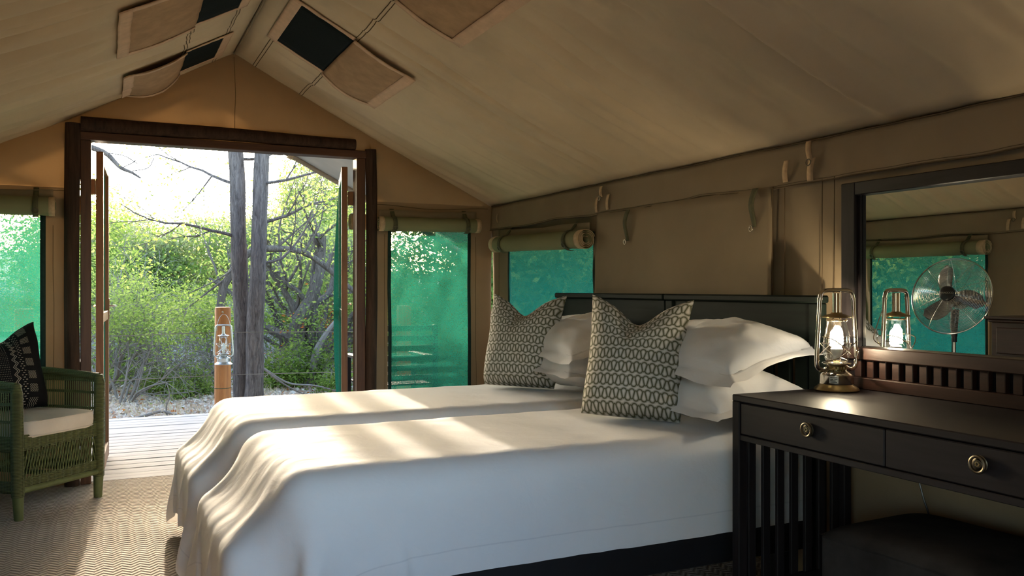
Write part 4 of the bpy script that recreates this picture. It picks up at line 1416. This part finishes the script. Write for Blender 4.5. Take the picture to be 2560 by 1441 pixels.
m = MB(); m.tube([(.055, RF * cos(a), RF * sin(a)) for a in np.linspace(0, 2 * pi, 65)[:-1]], .0055, 8, closed=True); m.obj('rim', M_chrome, hd)
m = MB(); m.lathe([(.001, .150), (.045, .148), (.054, .142), (.057, .130), (.050, .126)][::-1], 30); m.xf(Matrix.Rotation(pi / 2, 3, 'Y')); bad = m.obj('badge', M_blackplastic, hd)
for k in range(3):
    a0 = k * 2 * pi / 3 + .75
    m = MB()
    def bl(u, v):
        r = .05 + .19 * u
        w = (.030 + .085 * sin(pi * min(1, u * .62 + .16)) ** 1.2) * (1 - .6 * sstep(.82, 1, u))
        a = a0 + (v - .35) * w / r * 1.1 + .55 * u
        return (.052 + .045 * (v - .5) * (1 - .35 * u), r * cos(a), r * sin(a))
    m.grid(bl, 16, 8); solid(m.obj('blade', M_blade, hd), .003)
m = MB(); m.lathe([(.001, .03), (.05, .03), (.055, .04), (.05, .085), (.001, .09)], 24); m.xf(Matrix.Rotation(pi / 2, 3, 'Y')); m.obj('hub', M_blackplastic, hd)
cu = bpy.data.curves.new('badge_text', 'FONT'); cu.body = 'GOODMANS'; cu.size = .0185; cu.extrude = .0004; cu.align_x = 'CENTER'; cu.align_y = 'CENTER'
to = bpy.data.objects.new('badge_text', cu); COL.objects.link(to); to.parent = bad
to.matrix_local = Matrix.Translation((.1515, 0, 0)) @ Matrix(((0, 0, 1), (1, 0, 0), (0, 1, 0))).to_4x4()
cu.materials.append(M_steel)
dg = bpy.context.evaluated_depsgraph_get()
tm = bpy.data.meshes.new_from_object(to.evaluated_get(dg)); ml = to.matrix_local.copy()
bpy.data.objects.remove(to)
to = link('badge_text', tm, M_steel, bad); to.matrix_local = ml
m = MB(); m.tube(catmull([(-.05, .0, .95), (-.03, .03, .85), (-.02, .035, .6), (-.02, .04, .3), (-.06, .06, .03)], 8), .004, 6); m.obj('lead', M_blackplastic, FN)

# ------------------------------------------------------------------ chest of drawers (seen in the mirror)
CH = thing('chest_of_drawers', 'dark wooden chest of drawers reflected at the right edge of the mirror', 'chest', (-.80, 3.43, 0))
MB().b2((-.20, -.53, .06), (.19, .53, .905), .004).obj('carcass', M_mahog, CH)
MB().b2((-.215, -.565, .925), (.225, .565, .945), .004).obj('top', M_mahog, CH)
MB().b2((-.21, -.548, .905), (.208, .548, .925), .006).obj('moulding', M_mahog, CH)
for y in (-.51, .51):
    for x in (-.18, .17):
        MB().b2((x - .02, y - .02, 0), (x + .02, y + .02, .07), .003).obj('foot', M_mahog, CH)
for k in range(4):
    z0 = .09 + k * .20
    for (y0, y1) in ((-.49, -.01), (.01, .49)):
        d = MB().b2((.186, y0, z0), (.203, y1, z0 + .18), .006).obj('drawer', M_mahog, CH)
        m = MB(); m.lathe([(.001, 0), (.007, .0), (.007, .012), (.014, .018), (.014, .024), (.001, .028)], 16); m.xf(Matrix.Rotation(pi / 2, 3, 'Y'), (.203, (y0 + y1) / 2, z0 + .09)); m.obj('knob', M_brass, d)
# small bedside bottle and shoe-like dark bag by the far window (seen low in the mirror)
TB = thing('luggage_rack', 'low dark wooden luggage rack against the left wall', 'rack', (-.80, 4.98, 0))
for y in (-.2, .2):
    for x in (-.14, .14):
        MB().b2((x - .016, y - .016, 0), (x + .016, y + .016, .52), .003).obj('leg', M_mahog, TB)
for k in range(5):
    MB().b2((-.16, -.21 + k * .093, .52), (.16, -.16 + k * .093, .54), .003).obj('slat', M_mahog, TB)
BT = thing('spray_bottle', 'silver bottle with curved spout on the luggage rack, seen in the mirror', 'bottle', (-.76, 5.08, .54))
m = MB(); m.lathe([(.001, 0), (.034, 0), (.036, .006), (.036, .13), (.030, .165), (.016, .20), (.014, .225)], 24); m.obj('body', M_chrome, BT)
m = MB(); m.lathe([(.017, .222), (.019, .226), (.019, .244), (.010, .256), (.001, .258)], 20); m.obj('cap', M_steel, BT)
m = MB(); m.tube(catmull([(0, 0, .25), (0, -.03, .262), (0, -.06, .254), (0, -.075, .262)], 6), .005, 8); m.obj('spout', M_chrome, BT)
# ------------------------------------------------------------------ outside: ground, fence, trees
def gh(x, y):
    """ground height"""
    base = -.24 + .03 * n2(x * .8, y * .8) + .012 * n2(x * 3, y * 3)
    edge = 14.2 + .25 * (x - 1.0) * (1 if x > 1 else .35) + .6 * n1(x * .6 + 4)
    k = sstep(edge, edge + 3.4, y)
    bank = k * (1.25 + .35 * n1(x * .5 + 2) - .12 * max(0, x - 1.5)) + k * .16 * n2(x * 2.2, y * 2.6) + k * .05 * n2(x * 7, y * 7)
    far = max(0, y - 18) * .05
    under = .0
    if -3.3 < x < 4.7 and y < 8.35: under = -.06
    return base + max(0, bank) + far + under
xs_ = np.concatenate([np.linspace(-40, -6, 18), np.linspace(-5.6, 9, 110), np.linspace(9.6, 40, 18)])
ys_ = np.concatenate([np.linspace(-30, 7, 26), np.linspace(7.4, 20, 110), np.linspace(20.6, 70, 30)])
mb = MB()
for x in xs_:
    for y in ys_: mb.v.append((x, y, gh(x, y)))
ny_ = len(ys_)
for i in range(len(xs_) - 1):
    for j in range(ny_ - 1):
        mb.f.append((i * ny_ + j, (i + 1) * ny_ + j, (i + 1) * ny_ + j + 1, i * ny_ + j + 1))
ground = mb.obj('ground', M_ground, sharp=None)
struct(ground, 'leaf-strewn grey earth and eroded bank beyond the deck')

rs = np.random.RandomState(11)
def quad_mesh(name, C, U, Vv, mat):
    """one rhombus per row of C with half axes U and Vv"""
    n = len(C)
    A = np.empty((n, 4, 3), np.float32)
    A[:, 0] = C - U; A[:, 1] = C + Vv; A[:, 2] = C + U; A[:, 3] = C - Vv
    me = bpy.data.meshes.new(name)
    me.vertices.add(n * 4); me.vertices.foreach_set('co', A.ravel())
    me.loops.add(n * 4); me.loops.foreach_set('vertex_index', np.arange(n * 4, dtype=np.int32))
    me.polygons.add(n); me.polygons.foreach_set('loop_start', np.arange(0, n * 4, 4, dtype=np.int32))
    me.update(calc_edges=True)
    me.materials.append(mat)
    return me
def rand_dirs(n, flat=0.0):
    d = rs.normal(size=(n, 3)); d[:, 2] *= (1 - flat)
    return d / np.linalg.norm(d, axis=1, keepdims=True)

SUNV = np.array([SUN_SLOPE, 1.0, math.tan(SUN_EL)])
def thin_for_sun(C, keep):
    """leaves that would stand right in the sun's way to the doorway are sparse, as the light indoors shows"""
    t = (C[:, 1] - 5.6)
    x0 = C[:, 0] - SUN_SLOPE * t
    z0 = C[:, 2] - math.tan(SUN_EL) * t
    m = (x0 > -.35) & (x0 < 2.45) & (z0 > .15) & (z0 < 2.25) & (t > 0)
    t2 = C[:, 1] - 9.4
    z2 = C[:, 2] - math.tan(SUN_EL) * t2
    m2 = (z2 > -.42) & (z2 < .08) & (t2 > .3) & (C[:, 0] > -2.0) & (C[:, 0] < 3.2)
    return (~m | (rs.rand(len(C)) < keep)) & (~m2 | (rs.rand(len(C)) < .22))

def leaves(anchors, k, spread, size, mat, flat=.3, aspect=.45, keep=.12, droop=0.0, zmin=None):
    A = np.array(anchors)
    if zmin is not None:
        A = A[(A[:, 2] > zmin) | (rs.rand(len(A)) < .10)]
    A = np.repeat(A, int(k * 2.4 + .5), axis=0); size = size * .60; spread = spread * 1.12
    C = A + rs.normal(size=A.shape) * spread
    C[:, 2] -= np.abs(rs.normal(size=len(C))) * droop
    C = C[thin_for_sun(C, keep)]
    n = len(C)
    d = rand_dirs(n, flat); e = np.cross(d, rand_dirs(n)); e /= np.maximum(np.linalg.norm(e, axis=1, keepdims=True), 1e-6)
    s = size * (.55 + .9 * rs.rand(n))[:, None]
    return quad_mesh('foliage', C, d * s, e * s * aspect, mat)

def grow(p, d, L, r, depth, out, anchors, spec):
    """recursive branch; out: list of (points, radii)"""
    n = max(3, int(L / spec['seg']))
    pts = [np.array(p, float)]; d = np.array(d, float); d /= np.linalg.norm(d)
    rad = [r]
    last = depth == 0
    for i in range(n):
        d = d + rs.normal(size=3) * spec['wob'] + np.array([0, 0, spec['trop'][min(depth, len(spec['trop']) - 1)]]) * (1.0 / n)
        d /= np.linalg.norm(d)
        pts.append(pts[-1] + d * (L / n))
        rad.append(max(.0022, r * (1 - (i + 1) / n * (.75 if depth else .9))))
    out.append((pts, rad))
    if depth <= spec.get('leafdepth', 1):
        for q in pts[len(pts) // 3:]: anchors.append(q)
    if depth > 0:
        kids = spec['kids'][depth - 1]
        for c in range(kids):
            f_ = .25 + .75 * (c + rs.rand()) / kids
            i = min(n - 1, int(f_ * n))
            ax = rs.normal(size=3); b = pts[i + 1] - pts[i]; b /= np.linalg.norm(b)
            ax -= b * ax.dot(b); ax /= np.linalg.norm(ax)
            ang = radians(rs.uniform(*spec['ang']))
            nd = b * cos(ang) + ax * sin(ang)
            grow(pts[i], nd, L * rs.uniform(*spec['ratio']), rad[i] * .62, depth - 1, out, anchors, spec)

def tree(name, label, cat, base, dirs, L, r, depth, spec, leafargs, bark, group=None, trunk_name='trunk', sides=8):
    t = thing(name, label, cat, base, 0, group)
    bx, by, bz = base
    allb, anchors = [], []
    for (off, d, l, rr) in dirs:
        out = []
        grow(np.array(off, float), d, L * l, r * rr, depth, out, anchors, spec)
        m = MB()
        m.tube(out[0][0], out[0][1], max(sides, 8)); m.obj(trunk_name, bark, t)
        allb += out[1:]
    if allb:
        m = MB()
        for pts, rad in allb: m.tube(pts, rad, 4 if rad[0] < .012 else 6, caps=False)
        m.obj('branches', bark, t)
    if leafargs:
        A = np.array(anchors)
        # work in world space for the sun gap, then shift back
        me = leaves(A + np.array(base), **leafargs)
        o = link('foliage', me, None, t)
        o.matrix_local = Matrix.Translation((-bx, -by, -bz))
        tag(o, kind='stuff')
    return t
def at(px, y, f_=2150.0):
    """plan position at depth y for a bearing given as image column"""
    ya = radians(25.4)
    dx = sin(ya) + (px - 1280) / f_ * cos(ya); dy = cos(ya) - (px - 1280) / f_ * sin(ya)
    return dx / dy * y

# ------ two straight trunks just past the deck
def trunk(label, px0, px1, y, r0, r1, ztop, bend, bare=True):
    x0, x1 = at(px0, y), at(px1, y)
    t = thing('tree', label, 'tree', (x0, y, gh(x0, y) - .05))
    pts, rad = [], []
    for q in np.linspace(0, 1, 34):
        z = (ztop + .3) * q
        k = min(1.3, z / 2.7)
        pts.append((x0 * 0 + (x1 - x0) * k + bend * sin(pi * q * 1.3) + .012 * n1(q * 9 + px0), .02 * n1(q * 7 + px0), z))
        rad.append((r0 + (r1 - r0) * q) * (1 + .30 * math.exp(-q * 16) + .05 * n1(q * 21 + px0)))
    m = MB(); m.tube(pts, rad, 16)
    for v_ in range(len(m.v)):
        x, y_, z = m.v[v_]; a = .007 * n2(z * 5 + px0, math.atan2(y_, x) * 2.0 + 7); m.v[v_] = (x * (1 + a * 3), y_ + a, z)
    m.obj('trunk', M_bark, t)
    return t, pts
spec_top = dict(seg=.14, wob=.16, trop=[-.1, .1, .2], kids=[5, 4], ang=(25, 70), ratio=(.45, .7), leafdepth=1)
tA, pA = trunk('straight grey tree trunk behind the lantern post, left of the pair', 607, 588, 9.75, .088, .078, 4.4, .02)
tB, pB = trunk('straight grey tree trunk just right of its twin behind the lantern post', 634, 655, 9.55, .092, .074, 4.4, -.015)
for t_, pp_, dirs_, zz in ((tA, pA, [(-1, -.2, .25), (-.8, .4, .1), (.6, .5, .4), (-.6, -.5, .3)], (2.0, 2.6, 2.9, 3.2)), (tB, pB, [(1, .1, .3), (.7, -.5, .2), (-.7, .5, .5), (.8, .4, .1)], (2.2, 2.5, 3.0, 1.75))):
    allb, anc = [], []
    for d, z in zip(dirs_, zz):
        p = min(pp_, key=lambda q: abs(q[2] - z))
        grow(np.array(p), d, 1.25, .02, 2, allb, anc, spec_top)
    m = MB()
    for pts, rad in allb: m.tube(pts, rad, 5, caps=False)
    m.obj('branches', M_bark, t_)
    loc = np.array(t_.location)
    me = leaves(np.array(anc) + loc, 4, .07, .040, M_leafA, keep=.4)
    o = link('foliage', me, None, t_); o.matrix_local = Matrix.Translation(-Vector(loc)); tag(o, kind='stuff')

# ------ knot of leaning trunks to the right
spec_k = dict(seg=.16, wob=.13, trop=[0, .25, .3, .3], kids=[4, 3, 4], ang=(20, 60), ratio=(.5, .75), leafdepth=1)
LA = dict(k=5, spread=.12, size=.044, mat=M_leafA, keep=.28)
xk = at(735, 12.6)
tree('gnarled_tree', 'gnarled brown tree with several leaning trunks right of the straight pair', 'tree', (xk, 12.6, gh(xk, 12.6) - .08),
     [((0, 0, 0), (-.16, 0, 1), 1.3, 1.5), ((.12, .1, 0), (.10, .1, 1), 1.35, 1.1), ((.25, -.1, 0), (.02, .1, 1), 1.2, .8), ((.3, 0, 0), (.75, -.1, .8), .8, 1.0)], 1.75, .115, 3, spec_k, LA, M_bark2)
xk = at(790, 13.4)
tree('gnarled_tree', 'thin dark tree with broken trunk close to the right door leaf', 'tree', (xk, 13.4, gh(xk, 13.4) - .08),
     [((0, 0, 0), (.05, 0, 1), 1.2, .7), ((.2, .1, 0), (.25, 0, 1), 1.1, .9), ((-.2, .3, 0), (-.1, 0, 1), 1.2, .8)], 1.75, .11, 3, spec_k, dict(LA, k=5), M_bark2)
# arching bare branch
t = thing('arching_branch', 'bare grey branch arching across behind the straight trunks', 'branch', (at(545, 11.2), 11.2, gh(at(545, 11.2), 11.2)))
x0 = t.location.x; z0 = t.location.z
def wpt(px, py, y):
    x = at(px, y); ya = radians(25.4); dz = x * sin(ya) + y * cos(ya)
    return Vector((x - x0, y - 11.2, 1.14 - (py - 720.5) / 2150 * dz - z0))
m = MB(); m.tube(catmull([(0, 0, -.05), wpt(552, 760, 11.2), wpt(575, 690, 11.2), wpt(625, 632, 11.2), wpt(690, 622, 11.2), wpt(760, 632, 11.25), wpt(820, 672, 11.3), wpt(850, 700, 11.3), wpt(900, 740, 11.3)], 8), list(np.linspace(.055, .030, 65)), 10); m.obj('branch', M_bark2, t)
m = MB()
for a, b, c in (((690, 622), (760, 560), (830, 500)), ((760, 632), (800, 560), (815, 470)), ((625, 632), (560, 690), (470, 735)), ((575, 690), (520, 730), (445, 790)), ((820, 672), (845, 600), (885, 560)), ((700, 622), (700, 560), (740, 440))):
    m.tube(catmull([wpt(*a, 11.2), wpt(*b, 11.15), wpt(*c, 11.1)], 8), list(np.linspace(.018, .005, 17)), 6)
m.obj('twigs', M_bark2, t)

# ------ feathery shrubs
spec_s = dict(seg=.13, wob=.15, trop=[-.5, -.3, .1, .3], kids=[7, 5, 5], ang=(25, 65), ratio=(.5, .8), leafdepth=1)
def shrub(label, px, y, h, nst, mat, k=6, size=.036, spread=.075, lean=(0, 0), depth=2, droop=.03, keep=.14, z=None, wide=.75, group='shrubs beyond the deck', name='shrub', bark=M_twig, zmin=.55):
    x = at(px, y)
    dirs = []
    for i in range(nst):
        a = rs.rand() * 2 * pi
        w = wide * rs.rand()
        dirs.append(((.12 * cos(a), .12 * sin(a), 0), (w * cos(a) + lean[0], w * sin(a) + lean[1], 1), rs.uniform(.75, 1.15), 1))
    return tree(name, label, 'shrub', (x, y, (gh(x, y) if z is None else z) - .05), dirs, h, .011 * h + .004, depth, spec_s,
                dict(k=k, spread=spread, size=size, mat=mat, droop=droop, keep=keep, zmin=zmin), bark, group, 'stem', 6)
shrub('big feathery light green shrub just right of the left door leaf', 292, 11.4, 1.25, 10, M_leafA, 6, .030, .075, (.10, -.05), 2, .06, wide=.9)
shrub('tall feathery green shrub at the far left of the doorway view', 232, 12.2, 1.7, 8, M_leafA, 6, .032, .08, (.10, 0), 2, .05)
shrub('spreading yellow-green shrub in the middle left of the doorway view', 400, 12.6, 1.0, 9, M_leafA, 6, .034, .07, (0, -.1), 2, .06, wide=1.0)
shrub('leafy green shrub left of the straight trunks', 505, 12.2, .95, 8, M_leafB, 7, .042, .07, (.05, 0), 2, .05, wide=.8)
shrub('leafy shrub behind the straight trunks', 560, 14.2, 1.0, 8, M_leafB, 7, .042, .08, (0, 0), 2, .04)
shrub('low trailing shrub on the eroded bank', 330, 13.8, .6, 8, M_leafA, 7, .034, .06, (0, -.2), 2, .06, wide=1.2, zmin=None)
shrub('low leafy shrub at the foot of the bank left of the lantern post', 450, 12.0, .42, 7, M_leafA, 6, .032, .05, (0, -.1), 2, .05, wide=1.2, zmin=None)
shrub('green leafy shrub low between the leaning trunks', 765, 12.0, .6, 8, M_leafB, 7, .042, .06, (0, 0), 2, .04, wide=.9, zmin=None)
shrub('green shrub behind the gnarled tree', 700, 15.0, 1.1, 8, M_leafB, 7, .045, .08)
shrub('green shrub glimpsed beside the right door leaf', 840, 14.4, 1.1, 8, M_leafA, 7, .042, .08)
shrub('shrub with red autumn leaves beside the right door leaf', 812, 13.0, .95, 5, M_leafR, 2, .042, .06, (.05, 0), 2, .05, keep=.5)
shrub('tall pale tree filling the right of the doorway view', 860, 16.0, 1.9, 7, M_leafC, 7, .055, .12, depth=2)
for i, (px, y, h, mat, lab) in enumerate((
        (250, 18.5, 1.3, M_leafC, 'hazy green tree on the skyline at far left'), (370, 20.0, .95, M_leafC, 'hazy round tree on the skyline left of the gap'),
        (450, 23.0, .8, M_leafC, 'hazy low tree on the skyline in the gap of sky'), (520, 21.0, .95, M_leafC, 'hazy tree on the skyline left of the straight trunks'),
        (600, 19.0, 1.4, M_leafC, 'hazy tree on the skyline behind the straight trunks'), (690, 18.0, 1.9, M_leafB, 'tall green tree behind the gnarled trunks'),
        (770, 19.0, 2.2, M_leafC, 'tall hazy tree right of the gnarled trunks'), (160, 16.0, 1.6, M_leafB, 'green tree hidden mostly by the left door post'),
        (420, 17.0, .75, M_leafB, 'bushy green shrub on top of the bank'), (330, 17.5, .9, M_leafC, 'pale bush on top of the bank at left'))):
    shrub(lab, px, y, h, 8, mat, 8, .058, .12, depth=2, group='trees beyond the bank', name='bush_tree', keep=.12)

# sparse sprays of leaves high up against the sky, from a branch reaching in at the left
t = thing('overhanging_branch', 'dark dead branch hanging into the sky at upper left of the doorway', 'branch', (at(240, 10.4), 10.4, 2.6))
x0, z0 = t.location.x, t.location.z
def wp2(px, py, y=10.4):
    x = at(px, y); ya = radians(25.4); dz = x * sin(ya) + y * cos(ya)
    return Vector((x - x0, y - 10.4, 1.14 - (py - 720.5) / 2150 * dz - z0))
m = MB(); m.tube(catmull([wp2(200, 360), wp2(262, 382), wp2(300, 418), wp2(330, 432), wp2(352, 446)], 6), list(np.linspace(.034, .010, 25)), 8); m.obj('branch', M_bark, t)
m = MB()
for pts in ([(262, 382), (310, 390), (345, 410)], [(305, 420), (330, 408), (340, 400)], [(330, 428), (370, 420), (385, 395)]):
    m.tube(catmull([wp2(*q) for q in pts], 6), .006, 5)
m.obj('twigs', M_bark, t)

# greenery beyond the side windows
for i, (x, y, h, lab) in enumerate(((4.7, 8.4, 1.5, 'dark green bush outside the right wall window, nearest'), (5.7, 10.6, 1.9, 'dark green tree behind the right window net'),
                                    (7.6, 13.0, 2.4, 'dark tree far behind the right window net'), (6.0, 8.2, 1.9, 'dark tree beside the tent, right of the others behind the net'),
                                    (-3.7, 7.2, 1.3, 'dark green bush outside the left wall window'), (-5.6, 8.2, 2.0, 'dark green tree outside the left wall, seen in the mirror'),
                                    (-5.2, 10.2, 2.1, 'dark tree left of the doorway, seen in the mirror'), (-4.6, 5.9, 1.5, 'dark bush outside the left wall behind the fan'))):
    dirs = [((.1 * cos(q), .1 * sin(q), 0), (.7 * cos(q), .7 * sin(q), 1), 1, 1) for q in rs.rand(8) * 6.28]
    tree('bush_tree', lab, 'shrub', (x, y, gh(x, y) - .05), dirs, h, .04, 2, spec_s, dict(k=9, spread=.14, size=.075, mat=M_leafD, droop=.04, keep=.3), M_twig, 'bushes beside the tent', 'stem', 6)

# ------ fallen leaves and dry grass
n = 40000
yy = 8.4 + 6.0 * rs.rand(n) ** 1.5; xx = rs.uniform(-3.0, 5.0, n)
zz = np.array([gh(a, b) for a, b in zip(xx, yy)]) + rs.rand(n) * .03
C = np.stack([xx, yy, zz], 1)
d = rand_dirs(n, .6); e = np.cross(d, rand_dirs(n)); e /= np.linalg.norm(e, axis=1, keepdims=True)
s = (.018 + .022 * rs.rand(n))[:, None]
o = link('fallen_leaves', quad_mesh('fallen_leaves', C, d * s, e * s * .6, M_litter), None)
tag(o, 'grey and russet fallen leaves strewn over the ground', 'leaf litter', kind='stuff')
n = 1500
yy = 8.4 + 4.2 * rs.rand(n) ** 1.2; xx = rs.uniform(-3.0, 5.0, n); zz = np.array([gh(a, b) for a, b in zip(xx, yy)]) + .01
C = np.stack([xx, yy, zz], 1); d = rand_dirs(n, .6); e = np.cross(d, rand_dirs(n)); e /= np.linalg.norm(e, axis=1, keepdims=True)
s = (.022 + .022 * rs.rand(n))[:, None]
tag(link('red_leaves', quad_mesh('red_leaves', C, d * s, e * s * .6, M_leafR), None), 'scattered red fallen leaves on the ground past the deck', 'leaf litter', kind='stuff')
n = 3000
cx = rs.uniform(-3.0, 5.0, 150); cy = 8.6 + 4.6 * rs.rand(150)
q = rs.randint(0, 150, n)
xx = cx[q] + rs.normal(size=n) * .14; yy = cy[q] + rs.normal(size=n) * .14
yy = np.maximum(yy, 8.4)
zz = np.array([gh(a, b) for a, b in zip(xx, yy)])
hgt = .025 + .075 * rs.rand(n)
d = rs.normal(size=(n, 3)) * .5; d[:, 2] = 1; d /= np.linalg.norm(d, axis=1, keepdims=True)
C = np.stack([xx, yy, zz], 1) + d * hgt[:, None] * .9
e = np.cross(d, rand_dirs(n)); e /= np.linalg.norm(e, axis=1, keepdims=True)
tag(link('dry_grass', quad_mesh('dry_grass', C, d * hgt[:, None], e * .004, M_straw), None), 'tufts of dry straw-coloured grass past the deck', 'grass', kind='stuff')

# fallen sticks
def stick(label, pts, r):
    P = []
    for (px, y, h) in pts:
        x = at(px, y); P.append((x, y, gh(x, y) + h))
    o = P[0]
    t = thing('fallen_branch', label, 'branch', o)
    m = MB(); m.tube(catmull([Vector(p) - Vector(o) for p in P], 6), list(np.linspace(r, r * .4, (len(P) - 1) * 6 + 1)), 7); m.obj('stick', M_twig, t)
    return t
stick('long dead branch lying on the ground past the deck at left', [(300, 9.6, .02), (350, 9.8, .05), (400, 9.9, .09), (440, 9.7, .06), (470, 9.5, .02)], .022)
stick('thin upright dead stick at left of the lantern post', [(418, 9.9, .0), (416, 9.9, .14), (424, 9.9, .26), (416, 9.9, .40)], .011)
stick('pale bare stick leaning across the ground under the straight trunks', [(640, 10.2, .55), (700, 10.3, .30), (760, 10.4, .12), (820, 10.4, .05)], .014)
stick('dead branch lying under the gnarled tree', [(660, 11.0, .4), (720, 11.1, .2), (790, 11.0, .16), (860, 11.0, .05)], .016)
stick('leaning broken stump beside the right door leaf', [(775, 12.0, -.02), (790, 12.0, .45), (815, 12.0, .72), (850, 12.0, .98)], .07)

# ------ deck railing: pole with hanging lantern and wires
yP = 8.22; xP = at(557, yP)
PO = thing('railing_post', 'orange-brown round pole at the deck edge carrying a lantern', 'post', (xP, yP, -.24))
m = MB(); m.tube([(0, 0, 0), (0, 0, 1.19), (0, 0, 1.205)], [.074, .070, .066], 24); m.obj('pole', M_post, PO)
m = MB(); m.tube([(-.01, -.06, 1.165), (-.01, -.10, 1.16)], .009, 8); m.obj('peg', M_flypole, PO)
m = MB(); m.tube([(.074 * cos(a), .074 * sin(a), .47) for a in np.linspace(0, 2 * pi, 21)[:-1]], .003, 5, closed=True); m.obj('wire_tie', M_strap, PO)
for px, lab in ((60, 'round wooden railing pole hidden behind the left door leaf'), (1010, 'round wooden railing pole behind the right window net')):
    t = thing('railing_post', lab, 'post', (at(px, yP), yP, -.24)); m = MB(); m.tube([(0, 0, 0), (0, 0, 1.19), (0, 0, 1.205)], [.074, .070, .066], 20); m.obj('pole', M_post, t)
for z, lab in ((.72, 'upper railing wire along the deck edge'), (.33, 'lower railing wire along the deck edge')):
    m = MB(); m.tube([(x, yP + .02, z + .012 * sin(x * 1.7)) for x in np.linspace(at(60, yP), at(1010, yP), 30)], .0035, 5)
    tag(m.obj('railing_wire', M_twig), lab, 'wire')
lantern('hanging_lantern', 'unlit galvanised hurricane lantern hanging on the orange pole', (xP - .012, yP - .155, .455), radians(-20), M_steel, M_steel, False, 1.0)

# ------ veranda chairs glimpsed through the net and beside the door leaf
def veranda_chair(label, loc, rz, slat_mat):
    t = thing('veranda_chair', label, 'chair', loc, rz, 'veranda chairs')
    for x in (-.27, .27):
        MB().b2((x - .018, -.27, 0), (x + .018, -.235, .62), .003).obj('leg', M_ebonyz, t)
        MB().b2((x - .018, .235, 0), (x + .018, .27, .86), .003).obj('leg', M_ebonyz, t)
        MB().b2((x - .028, -.30, .60), (x + .028, .27, .622), .003).obj('armrest', M_ebonyz, t)
    for k in range(6):
        MB().b2((-.25, .245, .44 + k * .075), (.25, .262, .44 + k * .075 + .042), .003).obj('back_slat', slat_mat, t)
    for k in range(6):
        MB().b2((-.25, -.25 + k * .085, .40), (.25, -.25 + k * .085 + .06, .415), .003).obj('seat_slat', slat_mat, t)
    return t
veranda_chair('dark slatted veranda chair seen through the right green window', (2.02, 6.45, -.0), radians(180), M_ebony)
veranda_chair('dark slatted veranda chair mostly hidden by the left door leaf', (-.46, 6.75, -.0), radians(170), M_ebony)
